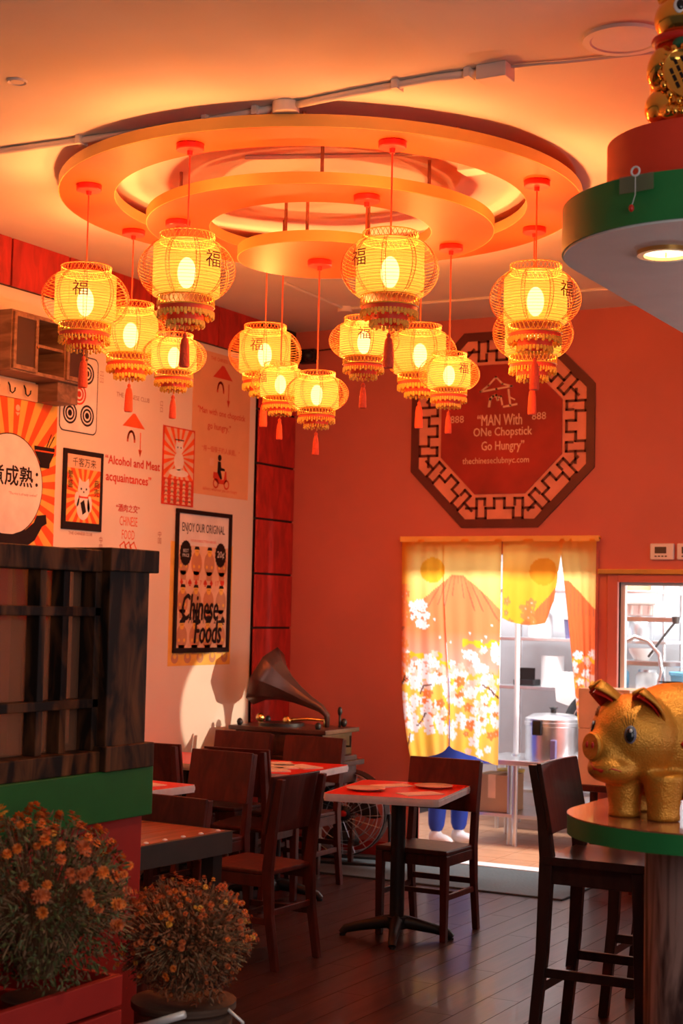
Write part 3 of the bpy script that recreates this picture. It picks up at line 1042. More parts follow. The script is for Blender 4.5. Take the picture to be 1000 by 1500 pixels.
text('口\n口', 0.025, 0.30, 0.40, 0.001, M['inkbrown'], t, height=0.07, name='small_lettering')
text('中\n国', 0.03, -0.28, -0.50, 0.001, M['inkbrown'], t, height=0.09, name='small_lettering')
text('中\n国', 0.035, 0.32, -0.43, 0.001, M['inkbrown'], t, height=0.08, name='small_lettering')

# red cat poster
t = thing('poster', 'narrow red poster of a seated white cat over a row pattern', 'poster', matrix=on_left(8.222, 2.59))
MB().box(-0.178, 0.178, -0.255, 0.248, 0, 0.004).build('sheet', M['inkred'], t)
MB().box(-0.165, 0.165, -0.085, 0.24, 0.004, 0.005).build('print', M['inkorange'], t)
rays(-0.165, 0.165, -0.085, 0.24, 0, 0.06, 18, 0.005, 0.0056).build('sunburst', M['inkpeach'], t)
b = MB().prism(circ(0, 0.03, 0.055, 20, 0.06), 0.0056, 0.0062).prism(circ(0, 0.115, 0.045, 20, 0.04), 0.0057, 0.0063)
b.prism([(-0.04, 0.13), (-0.035, 0.18), (-0.01, 0.15)], 0.0056, 0.0062).prism([(0.04, 0.13), (0.035, 0.18), (0.01, 0.15)], 0.0056, 0.0062)
b.prism(circ(0, -0.045, 0.11, 24, 0.025), 0.0056, 0.0062)
b.build('cat_print', M['inkwhite'], t)
b = MB().prism(circ(-0.018, 0.12, 0.006, 8), 0.0064, 0.0068).prism(circ(0.018, 0.12, 0.006, 8), 0.0064, 0.0068).box(-0.05, 0.05, 0.165, 0.172, 0.0064, 0.0068)
b.build('cat_marks', M['ink'], t)
b = MB()
for i in range(5):
    for j in range(3):
        cx, cy = -0.132 + 0.066 * i, -0.115 - 0.053 * j
        b.prism(circ(cx, cy + 0.008, 0.016, 10), 0.004, 0.0048).prism([(cx - 0.02, cy - 0.024), (cx + 0.02, cy - 0.024), (cx, cy + 0.01)], 0.004, 0.0048)
b.build('pattern', M['inkpeach'], t)

# orange printed sheet
t = thing('wall_print', 'orange sheet with hat emblem and one chopstick quotation beside the red column', 'wall print', matrix=on_left(8.715, 2.89))
MB().box(-0.35, 0.35, -0.46, 0.50, 0, 0.003).build('sheet', M['orangesheet'], t)
hat_emblem(MB(), 0.12, 0.0, 0.30, 0.003, 0.0036).build('emblem', M['inkred'], t)
text('THE CHINESE CLUB', 0.30, 0.0, 0.46, 0.0034, M['inkred'], t)
text('"Man with one chopstick', 0.58, 0.0, 0.095, 0.0034, M['inkred'], t, bold=0.01)
text('go hungry."', 0.28, -0.03, 0.0, 0.0034, M['inkred'], t, bold=0.01)
text('“用一個筷子的人挨餓。”', 0.46, 0.0, -0.15, 0.0034, M['inkred'], t)
b = MB()
b.annulus(0.022, 0.034, 0.003, 0.0036, 16, (-0.055, -0.375)).annulus(0.022, 0.034, 0.003, 0.0036, 16, (0.075, -0.375))
b.prism([(-0.09, -0.34), (-0.085, -0.30), (-0.02, -0.30), (-0.005, -0.345), (0.04, -0.345), (0.055, -0.285), (0.07, -0.285), (0.078, -0.35), (0.05, -0.375), (-0.03, -0.375)], 0.003, 0.0036)
b.build('scooter_print', M['inkred'], t)
b = MB().prism([(-0.04, -0.30), (-0.035, -0.225), (0.0, -0.225), (0.005, -0.265), (0.05, -0.27), (0.05, -0.285), (0.0, -0.285), (0.02, -0.34), (0.0, -0.345)], 0.0037, 0.0042).prism(circ(-0.015, -0.20, 0.022, 12), 0.0037, 0.0042)
b.build('rider_print', M['ink'], t)
text('囍', 0.05, -0.11, -0.235, 0.0034, M['inkpeach'], t)
text('delivery wherever you are hungry', 0.42, 0.0, -0.42, 0.0034, M['inkred'], t)

# "Chinese Foods" framed poster over a printed backing sheet
t = thing('poster', 'black framed poster lettered with original Chinese foods and rows of men', 'poster', matrix=on_left(8.53, 1.85))
MB().box(-0.365, 0.362, -0.545, 0.255, 0, 0.002).build('backing_sheet', M['inkyellow'], t)
b = MB()
for s in ((-0.325, 0.325, 0.440, 0.468), (-0.325, 0.325, -0.462, -0.430), (-0.325, -0.298, -0.43, 0.44), (0.298, 0.325, -0.43, 0.44)):
    b.box(s[0], s[1], s[2], s[3], 0.002, 0.02)
b.build('frame', M['ink'], t, bevel=0.003)
MB().box(-0.298, 0.298, 0.235, 0.44, 0.002, 0.006).build('header', M['inkwhite'], t)
MB().box(-0.298, 0.298, -0.43, 0.235, 0.002, 0.006).build('print', M['inkpeach'], t)
text('ENJOY OUR ORIGINAL', 0.50, 0.0, 0.345, 0.0066, M['ink'], t, height=0.075, bold=0.01)
text('YOUR FORGOTTEN HEROES', 0.30, 0.0, 0.268, 0.0066, M['inkorange'], t)
men, face, robe = MB(), MB(), MB()
hats = MB()
for row, yy in enumerate((0.12, -0.13, -0.36)):
    for i in range(4):
        cx = -0.225 + 0.15 * i
        tgt = robe if (i + row) % 2 else men
        tgt.prism(circ(cx, yy, 0.062, 18, 0.080), 0.006, 0.0066)
        tgt.prism([(cx - 0.035, yy - 0.05), (cx + 0.035, yy - 0.05), (cx + 0.03, yy - 0.11), (cx - 0.03, yy - 0.11)], 0.006, 0.0066)
        face.prism(circ(cx, yy + 0.078, 0.026, 14, 0.030), 0.0066, 0.0072)
        face.prism(circ(cx - 0.03, yy - 0.02, 0.012, 8), 0.0066, 0.0072).prism(circ(cx + 0.03, yy - 0.02, 0.012, 8), 0.0066, 0.0072)
        hats.prism([(cx - 0.03, yy + 0.092), (cx - 0.02, yy + 0.112), (cx + 0.02, yy + 0.112), (cx + 0.03, yy + 0.092)], 0.0072, 0.0078)
        hats.box(cx - 0.01, cx - 0.006, yy + 0.076, yy + 0.082, 0.0072, 0.0078).box(cx + 0.006, cx + 0.010, yy + 0.076, yy + 0.082, 0.0072, 0.0078)
for i in range(5):
    cx = -0.29 + 0.145 * i
    men.prism(circ(cx, -0.495, 0.04, 16, 0.035), 0.002, 0.0026)
    face.prism(circ(cx, -0.48, 0.02, 10), 0.0028, 0.0032)
men.build('men_print', mat('tan_ink', (0.60, 0.28, 0.13), 0.6), t)
robe.build('men_print', mat('rust_ink', (0.66, 0.27, 0.11), 0.6), t)
face.build('face_print', M['inkyellow'], t)
hats.build('hat_print', M['ink'], t)
for row, yy in enumerate((-0.005, -0.03)):
    pass
text('♦ 1♠ ♦ 7 ♠ ♦ 17 ♥', 0.52, 0.0, -0.005, 0.0068, M['inkred'], t, name='card_suits')
text('♠ 71 ♣ 1 ♥ 27 ♠', 0.52, 0.02, -0.25, 0.0068, M['ink'], t, name='card_suits')
for cx, s, n in ((-0.205, 'BEST\nPRICE', 0.075), (0.205, '20¢', 0.085)):
    pts = [((0.062 + (0.006 if i % 2 else 0)) * math.cos(2 * PI * i / 36) + cx, (0.078 + (0.006 if i % 2 else 0)) * math.sin(2 * PI * i / 36) + 0.185) for i in range(36)]
    MB().prism(pts, 0.0075, 0.0085).build('badge', M['ink'], t)
    text(s, n, cx, 0.185, 0.0092, M['inkwhite'], t)
text('Chinese', 0.42, -0.02, -0.165, 0.0095, M['ink'], t, height=0.17, shear=0.2, bold=0.032)
text('Foods', 0.32, 0.075, -0.325, 0.0095, M['ink'], t, height=0.15, shear=0.2, bold=0.032)

# old cabinet on the wall
t = thing('wall_cabinet', 'small old wooden wall cabinet with framed doors and hooks underneath', 'cabinet', (XL, 0, 0))
D = 0.20
cy0, cy1, cz0, cz1 = 6.35, 7.00, 2.93, 3.26
b = MB()
b.box(0, D, cy0, cy0 + 0.02, cz0, cz1).box(0, D, cy1 - 0.02, cy1, cz0, cz1).box(0, D, cy0 + 0.02, cy1 - 0.02, cz0, cz0 + 0.02).box(0, D, cy0 + 0.02, cy1 - 0.02, cz1 - 0.02, cz1)
b.box(0, 0.01, cy0 + 0.02, cy1 - 0.02, cz0 + 0.02, cz1 - 0.02)
b.build('body', M['cabwood'], t, bevel=0.002)
MB().box(0.01, 0.012, cy0 + 0.02, cy1 - 0.02, cz0 + 0.02, cz1 - 0.02).build('back_panel', M['cabdark'], t)
MB().box(0.012, D - 0.01, cy0 + 0.22, cy0 + 0.45, 3.09, 3.105).build('shelf', M['cabwood'], t)
for yy in (cy0 + 0.205, cy0 + 0.45):
    MB().box(0.012, D, yy, yy + 0.015, cz0 + 0.02, cz1 - 0.02).build('divider', M['cabwood'], t)
for a, c in ((cy0 + 0.01, cy0 + 0.21), (cy0 + 0.46, cy1 - 0.01)):
    b = MB().box(D, D + 0.015, a, a + 0.022, cz0 + 0.01, cz1 - 0.01).box(D, D + 0.015, c - 0.022, c, cz0 + 0.01, cz1 - 0.01)
    b.box(D, D + 0.015, a + 0.022, c - 0.022, cz0 + 0.01, cz0 + 0.035).box(D, D + 0.015, a + 0.022, c - 0.022, cz1 - 0.035, cz1 - 0.01)
    d = b.build('door', M['cabwood'], t, bevel=0.002)
    MB().box(D + 0.004, D + 0.008, a + 0.022, c - 0.022, cz0 + 0.035, cz1 - 0.035).build('door_panel', M['cabdark'], d)
    MB().ell((D + 0.02, c - 0.011, 3.08), (0.008, 0.008, 0.008), None, 10, 6).build('knob', M['brass'], d)
MB().box(0, 0.16, cy1 - 0.20, cy1 - 0.02, 2.82, 2.93).build('side_box', M['cabwood'], t, bevel=0.002)
MB().box(0.0, 0.018, cy0, cy1 - 0.2, 2.82, 2.92).build('hook_rail', M['inkpeach'], t)
for yy in (6.42, 6.55, 6.68):
    MB().tube([(0.018, yy, 2.90), (0.03, yy, 2.88), (0.034, yy, 2.85), (0.05, yy, 2.838), (0.066, yy, 2.85), (0.068, yy, 2.868)], 0.004, 6).build('hook', M['black'], t, smooth=0)

# ============================================================ BACK WALL OCTAGON
t = thing('octagonal_sign', 'large octagonal red chalkboard sign with dark fretwork border on the back wall', 'sign', matrix=on_back(-4.103, 2.930))
W = 0.668


def octa(a):
    k = a * math.tan(PI / 8)
    return [(k, a), (-k, a), (-a, k), (-a, -k), (-k, -a), (k, -a), (a, -k), (a, k)]


def oct_ring(a0, a1, z0, z1):
    b = MB()
    p, q = octa(a0), octa(a1)
    for i in range(8):
        j = (i + 1) % 8
        b.prism([p[i], p[j], q[j], q[i]], z0, z1)
    return b


oct_ring(W - 0.058, W, 0, 0.012).build('outer_band', M['darkred'], t)
MB().prism(octa(W - 0.058), 0, 0.002).build('border_field', mat('border_field', (0.78, 0.30, 0.20), 0.6), t)
MB().prism(octa(0.440), 0.002, 0.010).build('chalkboard', M['chalk'], t)
fw = MB()
k = 0.001476
line = [(-75, 48), (-75, 20), (-117, 20), (-117, 110), (-70, 110), (-70, 63), (-27, 63), (-27, 20), (25, 20), (25, 63), (70, 63), (70, 108), (117, 108), (117, 20), (77, 20), (77, 48)]
for i in range(8):
    a = PI / 4 * i

    def tr(u, v):
        x, y = u * k * 0.97, -(0.440 + v * k * 1.02)
        return (x * math.cos(a) - y * math.sin(a), x * math.sin(a) + y * math.cos(a))
    fw.poly2([tr(*p) for p in line], 0.0165, 0.002, 0.009)
    fw.poly2([tr(-117, 63), tr(-170, 63)], 0.0165, 0.002, 0.009)
    fw.poly2([tr(117, 63), tr(170, 63)], 0.0165, 0.002, 0.009)
fw.build('fretwork', M['darkred'], t)
c0 = (455, 900)


def zp(x, y):
    return ((x - 462) * k, (897 - y) * k)


b = MB()
b.poly2([zp(360, 722), zp(400, 695), zp(437, 657), zp(470, 690), zp(515, 703), zp(440, 712), zp(360, 722)], 0.012, 0.010, 0.011)
b.poly2([zp(405, 790), zp(410, 758), zp(425, 745), zp(440, 742), zp(447, 762)], 0.017, 0.010, 0.011)
b.poly2([zp(447, 755), zp(462, 748), zp(470, 785)], 0.012, 0.010, 0.011)
b.poly2([zp(500, 720), zp(510, 792)], 0.014, 0.010, 0.011).poly2([zp(478, 796), zp(540, 787)], 0.013, 0.010, 0.011)
b.poly2([zp(510, 755), zp(530, 765)], 0.009, 0.010, 0.011)
b.build('emblem', M['chalkline'], t)
text('“MAN With', 0.325, *zp(458, 855), 0.0108, M['chalkline'], t, height=0.075, bold=0.016)
text('ONe Chopstick', 0.425, *zp(473, 915), 0.0108, M['chalkline'], t, height=0.075, bold=0.016)
text('Go Hungry”', 0.31, *zp(475, 980), 0.0108, M['chalkline'], t, height=0.080, bold=0.016)
text('thechineseclubnyc.com', 0.485, *zp(440, 1045), 0.0108, M['chalkline'], t, height=0.055, bold=0.008)
text('888', 0.10, *zp(650, 845), 0.0108, M['chalkline'], t)
text('888', 0.10, *zp(245, 845), 0.0108, M['chalkline'], t)

# thermostats
for x, lab in ((-2.975, 'white thermostat nearer the curtain, above the serving window'), (-2.80, 'white thermostat farther from the curtain, cut by the picture edge')):
    t = thing('thermostat', lab, 'thermostat', matrix=on_back(x, 2.10), group='wall thermostats')
    MB().box(-0.078, 0.078, -0.052, 0.052, 0, 0.028).build('case', M['whiteplastic'], t, bevel=0.008)
    MB().box(-0.045, 0.030, -0.012, 0.030, 0.028, 0.030).build('screen', M['darkedge'], t)
    b = MB()
    for q in range(4):
        b.box(-0.045 + q * 0.022, -0.032 + q * 0.022, -0.034, -0.026, 0.028, 0.031)
    b.build('buttons', M['darkedge'], t)

# ============================================================ DOORWAY CURTAIN
t = thing('doorway_curtain', 'split orange curtain printed with a mountain and blossoms in the kitchen doorway', 'curtain', (0, 0, 0))
MB().tube([(-4.82, 9.585, 2.19), (-3.37, 9.585, 2.19)], 0.010, 8).build('rod', M['brass'], t)
MB().box(-4.815, -3.380, 9.57, 9.60, 2.165, 2.203).build('header', mat('header_cloth', (0.93, 0.52, 0.12), 0.8), t, bevel=0.004)
SX = 1.4 / 280.0          # metres per design unit
rng = np.random.default_rng(3)
flw = []
for i in range(240):
    x = rng.uniform(598, 748)
    y = rng.normal(0, 1)
    if x < 668:
        y = rng.choice([985 + 13 * rng.normal(), 1045 + 17 * rng.normal()])
    else:
        y = rng.choice([985 - (x - 690) * 0.42 + 13 * rng.normal(), 1010 + 14 * rng.normal(), 1050 + 16 * rng.normal()])
    flw.append((x, y, rng.uniform(4.0, 8.0), rng.choice([0, 0, 0, 0, 1, 2], p=[.2, .2, .2, .12, .16, .12]), rng.uniform(0, 6.28)))
for i in range(16):
    flw.append((rng.uniform(612, 638), rng.uniform(885, 925), rng.uniform(4, 7), 0, rng.uniform(0, 6)))
for i in range(40):
    flw.append((rng.uniform(838, 878), rng.uniform(950, 1060), rng.uniform(4, 7), rng.choice([0, 0, 1, 2]), rng.uniform(0, 6)))
for i in range(22):
    flw.append((rng.uniform(598, 612), rng.uniform(870, 1000), rng.uniform(4, 7), 2, rng.uniform(0, 6)))
for i in range(12):
    flw.append((rng.uniform(748, 800), rng.uniform(880, 912), rng.uniform(4, 7), 2, rng.uniform(0, 6)))
for i in range(14):
    flw.append((rng.uniform(630, 740), rng.uniform(900, 960), 1.8, 0, 0))
FC = np.array([(0.93, 0.80, 0.76), (0.92, 0.52, 0.40), (0.92, 0.22, 0.06)])


def paint(X, Y):
    n = len(X)
    col = np.empty((n, 3))
    col[:] = (0.95, 0.50, 0.07)

    def put(mask, c, a=1.0):
        mk = np.clip(mask, 0, 1)[:, None] * a
        col[:] = col * (1 - mk) + np.array(c) * mk
    sm = lambda e0, e1, v: np.clip((v - e0) / (e1 - e0), 0, 1)
    put(sm(787, 830, Y) * (1 - sm(850, 960, Y)), (0.97, 0.66, 0.20), 0.9)
    put((X < 616) * (Y > 860) * (1 - sm(603, 615, X)), (0.92, 0.20, 0.04), 0.9)
    put((X < 616) * (Y <= 860) * (1 - sm(603, 615, X)), (0.93, 0.38, 0.03), 0.9)
    put(((X - 645) ** 2 + (Y - 839) ** 2 < 18 ** 2) * 1.0, (0.94, 0.45, 0.03))
    p3 = (X > 746) & (X < 828)
    put(p3 * sm(800, 850, Y), (0.93, 0.36, 0.02), 0.9)
    put(((X - 806) ** 2 + (Y - 840) ** 2 < 19 ** 2) * 1.0, (0.90, 0.29, 0.02))
    # mountains
    d = np.abs(X - 682)
    top = 846 + np.where(d < 8, 0, (d - 8) * (0.72 + 0.002 * d))
    mt = (Y > top) & (Y < 985) & (X < 746)
    put(mt * 1.0, (0.90, 0.235, 0.085))
    put(mt * sm(925, 980, Y), (0.93, 0.42, 0.34), 0.8)
    ang = np.arctan2(X - 682, Y - 815)
    streak = mt & (np.sin(ang * 46) > 0.80) & (Y < top + 12 + 24 * np.abs(np.sin(np.round(ang * 46 / 6.2832) * 2.3)))
    put(streak * 1.0, (0.45, 0.12, 0.06), 0.8)
    d2 = np.abs(X - 838)
    top2 = 852 + np.where(d2 < 3, 0, (d2 - 3) * 1.05)
    mt2 = (Y > top2) & (X > 770) & (Y < 985)
    put(mt2 * 1.0, (0.86, 0.17, 0.05))
    put((mt2 & (Y < 900) & (np.sin(X * 1.2) > 0.85)) * 1.0, (0.45, 0.12, 0.06), 0.6)
    for yc, xa, xb in ((962, 600, 662), (972, 655, 680), (942, 692, 746), (958, 848, 878), (1000, 600, 640)):
        put(((np.abs(Y - yc - 2 * np.sin(X * 0.15)) < 4 + 2 * np.sin(X * 0.31)) & (X > xa) & (X < xb)) * 1.0, (0.96, 0.47, 0.03))
    low = sm(975, 1000, Y)
    put(low, (0.96, 0.55, 0.07), 0.85)
    put(low * (0.5 + 0.5 * np.sin(X * 0.09 + Y * 0.05)) * 0.6, (0.95, 0.40, 0.14), 0.7)
    for (fx, fy, fr, kind, ph) in flw:
        m_ = (np.abs(X - fx) < fr * 1.3) & (np.abs(Y - fy) < fr * 1.3)
        ii = np.nonzero(m_)[0]
        if len(ii) == 0:
            continue
        dx, dy = X[ii] - fx, Y[ii] - fy
        rr = np.hypot(dx, dy)
        aa = np.arctan2(dy, dx) + ph
        lim = fr * (0.62 + 0.42 * np.abs(np.cos(2.5 * aa)))
        k_ = ii[rr < lim]
        col[k_] = FC[int(kind)] * (1.0 if kind else 1.0)
        if fr > 3:
            kk = ii[rr < fr * 0.16]
            col[kk] = (0.93, 0.45, 0.30)
    # branches
    for pts in (((598, 1002), (608, 995), (612, 993)), ((600, 1005), (606, 990)), ((632, 1014), (636, 1004), (646, 1001)), ((722, 999), (735, 1005), (748, 1017)), ((735, 1005), (740, 1012)), ((628, 1060), (636, 1052), (640, 1042)), ((612, 1090), (616, 1072))):
        for (xa, ya), (xb, yb) in zip(pts[:-1], pts[1:]):
            L2 = (xb - xa) ** 2 + (yb - ya) ** 2
            tt = np.clip(((X - xa) * (xb - xa) + (Y - ya) * (yb - ya)) / L2, 0, 1)
            dd = np.hypot(X - xa - tt * (xb - xa), Y - ya - tt * (yb - ya))
            put((dd < 1.1) * 1.0, (0.12, 0.03, 0.02))
    return col


CLOTH = attr_cloth('printed_cloth', 0.72)


def panel(name, left, right, bot, nu=90, nv=150, wave=0.012, ph=0.0, pinch=None):
    """left/right: functions v(0..1) -> design x; bot: function u -> design y of the hem; sewn to the header at y=795"""
    u = np.linspace(0, 1, nu)
    v = np.linspace(0, 1, nv)
    U, V = np.meshgrid(u, v)
    Y = 795 + (bot(U) - 795) * V
    Xl, Xr = left(V), right(V)
    X = Xl + (Xr - Xl) * U
    xm = -4.80 + (X - 597) * SX
    zm = 2.183 - (Y - 795) * 0.00478
    ym = 9.582 - 0.01 + wave * np.sin(U * 9 + ph + V * 1.2) * (0.25 + V) + 0.006 * np.sin(U * 23 + ph) * (0.3 + V) - 0.02 * V
    if pinch:
        pu, pv, pw = pinch
        g = np.exp(-(((U - pu) / 0.25) ** 2 + ((V - pv) / 0.08) ** 2))
        ym = ym - 0.03 * g * np.sin(U * 30)
    vs = np.stack([xm.ravel(), ym.ravel(), zm.ravel()], 1)
    fs = []
    for i in range(nv - 1):
        for j in range(nu - 1):
            a = i * nu + j
            fs.append((a, a + 1, a + nu + 1, a + nu))
    me = bpy.data.meshes.new(name)
    me.from_pydata(vs.tolist(), [], fs)
    # the print follows the cloth's own width and length
    Xd = X
    c = paint(Xd.ravel(), Y.ravel())
    at = me.color_attributes.new('print', 'FLOAT_COLOR', 'POINT')
    at.data.foreach_set('color', np.concatenate([c, np.ones((len(c), 1))], 1).astype(np.float32).ravel())
    me.materials.append(CLOTH)
    for p in me.polygons:
        p.use_smooth = True
    o = bpy.data.objects.new(name, me)
    COL.objects.link(o)
    o.parent = t
    return o


panel('curtain_panel', lambda V: 597 + 6 * V + 14 * np.clip((V - 0.6) / 0.4, 0, 1) ** 2, lambda V: 661.5 + 15 * V - 2 * np.sin(V * 6), lambda U: 1109 - 17 * U ** 1.3 - 6 * np.exp(-((U - 1) / 0.15) ** 2), wave=0.010, ph=0.5)
panel('curtain_panel', lambda V: 660.5 + 15 * V - 2 * np.sin(V * 6), lambda V: 746 + 1.5 * V, lambda U: 1086 + 22 * U ** 0.8, wave=0.010, ph=2.0)
panel('curtain_panel', lambda V: 747 + 1 * V, lambda V: 833 - 9 * V, lambda U: 905 + 9 * np.sin(U * 3) - 26 * np.clip(U - 0.82, 0, 1) / 0.18, nv=60, wave=0.012, ph=1.0)
panel('curtain_panel', lambda V: 826 + 34 * np.clip(V, 0, 1) ** 0.9, lambda V: 878 + 0 * V, lambda U: 1065 + 15 * U, nu=60, wave=0.010, ph=3.0)

# ============================================================ KITCHEN THINGS
t = thing('prep_table', 'steel prep table with tubular legs inside the kitchen', 'table', (0, 0, 0))
TX0, TX1, TY0, TY1, TZ = -4.70, -3.53, 10.62, 11.25, 0.62
MB().box(TX0, TX1, TY0, TY1, TZ - 0.04, TZ).build('tabletop', M['stainless'], t, bevel=0.005)
MB().box(TX0, TX1, TY0 + 0.03, TY1, 0.20, 0.225).build('lower_shelf', M['stainless'], t, bevel=0.003)
for x, y in ((-4.38, TY0 + 0.03), (-4.68, TY1 - 0.03), (TX1 - 0.03, TY0 + 0.03), (TX1 - 0.03, TY1 - 0.03), (-4.44, TY0 + 0.08)):
    MB().cyl(0.02, 0.0, TZ - 0.04, 12, (x, y)).build('leg', M['stainless'], t, smooth=40)
t = thing('rice_cooker', 'big polished steel rice cooker with a black handle on the prep table', 'rice cooker', (-4.17, 10.86, TZ))
MB().lathe([(0, 0), (0.20, 0), (0.205, 0.02), (0.205, 0.25), (0.212, 0.255), (0.212, 0.28), (0.20, 0.285)], 40).build('body', M['stainless'], t, smooth=30)
MB().lathe([(0.205, 0.282), (0.205, 0.305), (0.15, 0.335), (0.03, 0.345), (0, 0.345)], 40).build('lid', M['stainless'], t, smooth=30)
MB().lathe([(0.02, 0.345), (0.02, 0.37), (0.035, 0.385), (0, 0.39)], 16).build('lid_knob', M['black'], t, smooth=30)
MB().box(-0.075, -0.005, -0.235, -0.195, 0.19, 0.30).build('latch', M['blackgloss'], t, bevel=0.008)
MB().box(0.06, 0.10, -0.216, -0.180, 0.02, 0.16).build('label_plate', M['purple'], t, bevel=0.003)
t = thing('wok_lid', 'large black round lid leaning behind the rice cooker', 'lid', (0, 0, 0))
o = MB().lathe([(0, 0.05), (0.10, 0.045), (0.22, 0.02), (0.25, 0.0), (0.255, 0.008), (0.22, 0.03), (0.10, 0.055), (0, 0.06)], 40).build('lid_plate', M['blackgloss'], t, smooth=40)
MB().lathe([(0.03, 0.05), (0.02, 0.08), (0.03, 0.10), (0, 0.105)], 12).build('knob', M['stainless'], t, smooth=40)
MB().annulus(0.17, 0.178, 0.034, 0.040, 40).build('rim_line', M['stainless'], t)
t.matrix_world = Matrix.Translation((-3.93, 11.12, TZ + 0.26)) @ Matrix.Rotation(R(80), 4, 'X')
t = thing('pan_lid', 'second black round lid beside the rice cooker, standing upright lower down', 'lid', (0, 0, 0))
MB().lathe([(0, 0.03), (0.10, 0.028), (0.16, 0.01), (0.19, 0.0), (0.192, 0.008), (0.10, 0.04), (0, 0.042)], 40).build('lid_plate', M['blackgloss'], t, smooth=40)
MB().annulus(0.12, 0.127, 0.026, 0.034, 40).build('rim_line', M['stainless'], t)
t.matrix_world = Matrix.Translation((-3.78, 10.95, TZ + 0.196)) @ Matrix.Rotation(R(82), 4, 'X')
t = thing('cardboard_box', 'brown cardboard box on the lower shelf of the kitchen prep table', 'box', (-4.58, 10.84, 0.227))
MB().box(-0.14, 0.13, -0.15, 0.15, 0, 0.27).build('carton', M['card'], t, bevel=0.004)
MB().box(-0.03, 0.03, -0.152, 0.152, 0.10, 0.272).build('tape', M['inkpeach'], t)
t = thing('yellow_tub', 'yellow tub on the lower shelf behind the cardboard box', 'tub', (-4.60, 11.10, 0.227))
MB().lathe([(0, 0), (0.08, 0), (0.10, 0.26), (0.106, 0.265), (0.106, 0.28), (0.09, 0.28), (0, 0.275)], 20).build('tub_body', M['yellow'], t, smooth=40)
t = thing('steel_pot', 'steel bowl at floor level under the prep table', 'pot', (-4.02, 10.80, 0.227))
MB().lathe([(0, 0), (0.12, 0), (0.17, 0.10), (0.18, 0.16), (0.175, 0.16), (0.16, 0.10), (0, 0.02)], 28).build('pot_body', M['stainless'], t, smooth=40)

# wire shelving with clutter behind
t = thing('steel_shelving', 'tall steel shelving against the kitchen wall behind the curtain', 'shelves', (0, 0, 0))
for x in (-4.86, -3.52):
    for y in (11.45, 11.90):
        MB().cyl(0.016, 0, 2.1, 10, (x, y)).build('post', M['stainless'], t, smooth=40)
for z in (0.3, 1.10, 1.48, 1.86):
    MB().box(-4.88, -3.50, 11.43, 11.92, z, z + 0.025).build('shelf', M['stainless'], t, bevel=0.003)
t = thing('kitchen_post', 'bright steel upright post in the middle of the kitchen doorway', 'post', (-4.52, 11.0, TZ))
MB().cyl(0.020, 0.0, 1.35, 12).build('pole', M['white'], t, smooth=40)
MB().cyl(0.035, 0.0, 0.015, 16).build('pole_foot', M['stainless'], t, smooth=40)
SH = lambda z: z + 0.025
t = thing('storage_tub', 'purple blue food tub with pale lid on the kitchen shelf', 'tub', (-4.22, 11.55, SH(1.48)))
MB().lathe([(0, 0), (0.115, 0), (0.13, 0.15), (0, 0.15)], 24).build('tub_body', M['purple'], t, smooth=40)
MB().lathe([(0.135, 0.148), (0.137, 0.165), (0, 0.172)], 24).build('lid', M['white'], t, smooth=40)
t = thing('paper_roll', 'white paper roll standing on the kitchen shelf', 'paper roll', (-4.45, 11.56, SH(1.10)))
MB().lathe([(0.02, 0), (0.09, 0), (0.09, 0.24), (0.02, 0.24), (0.02, 0)], 24).build('roll', M['white'], t, smooth=40)
t = thing('hanging_cloth', 'white cloth hanging from the kitchen shelf edge', 'cloth', (-4.28, 11.415, 1.15))
MB().prism([(-0.10, 0.10), (0.10, 0.10), (0.085, -0.14), (0.02, -0.16), (-0.08, -0.13)], -0.006, 0.006).build('cloth_sheet', M['white'], t)
t.rotation_euler = (R(90), 0, 0)
t = thing('card_terminal', 'small black machine on a ledge at the left of the doorway opening', 'machine', (-4.66, 11.55, SH(1.10)))
MB().box(-0.09, 0.08, -0.07, 0.09, 0, 0.05).build('case', M['blackgloss'], t, bevel=0.008)
o = MB().box(-0.08, 0.07, -0.01, 0.0, 0.04, 0.14).build('screen', M['black'], t, bevel=0.004)
for i, (x, z, w_, h_, m_, lab) in enumerate(((-4.70, 1.86, 0.12, 0.20, 'white', 'white jar on the top kitchen shelf, left end'), (-4.45, 1.86, 0.10, 0.16, 'stainless', 'steel canister on the top kitchen shelf'),
                                            (-4.05, 1.86, 0.11, 0.18, 'white', 'white jar at the middle of the top kitchen shelf'), (-3.78, 1.86, 0.10, 0.15, 'card', 'brown jar on the top kitchen shelf, right end'),
                                            (-3.98, 1.48, 0.08, 0.12, 'white', 'white cup beside the purple tub'), (-3.75, 1.48, 0.10, 0.17, 'stainless', 'steel canister right of the purple tub'),
                                            (-4.58, 1.48, 0.10, 0.20, 'white', 'white jar left of the purple tub'), (-3.95, 1.10, 0.10, 0.16, 'skyblue', 'blue jar on the lower kitchen shelf'), (-3.70, 1.10, 0.09, 0.14, 'white', 'white jar on the lower kitchen shelf'))):
    t = thing('jar', lab, 'jar', (x, 11.62, SH(z)), group='jars on the kitchen shelving')
    MB().lathe([(0, 0), (w_ * 0.9, 0), (w_, 0.02), (w_, h_ - 0.03), (w_ * 0.75, h_), (0, h_)], 18).build('jar_body', M[m_], t, smooth=40)
    MB().cyl(w_ * 0.78, h_, h_ + 0.018, 18).build('lid', M['stainless'], t, smooth=40)
t = thing('wall_hooks', 'steel hook rail with hanging tools on the kitchen wall', 'hook rail', (-4.1, 12.27, 1.02))
MB().box(-0.5, 0.5, -0.01, 0.025, 0, 0.03).build('rail', M['stainless'], t)
for i in range(4):
    MB().tube([(-0.35 + 0.22 * i, -0.012, 0.01), (-0.35 + 0.22 * i, -0.03, -0.02), (-0.35 + 0.22 * i, -0.03, -0.22)], 0.008, 6).build('ladle_handle', M['stainless'], t)
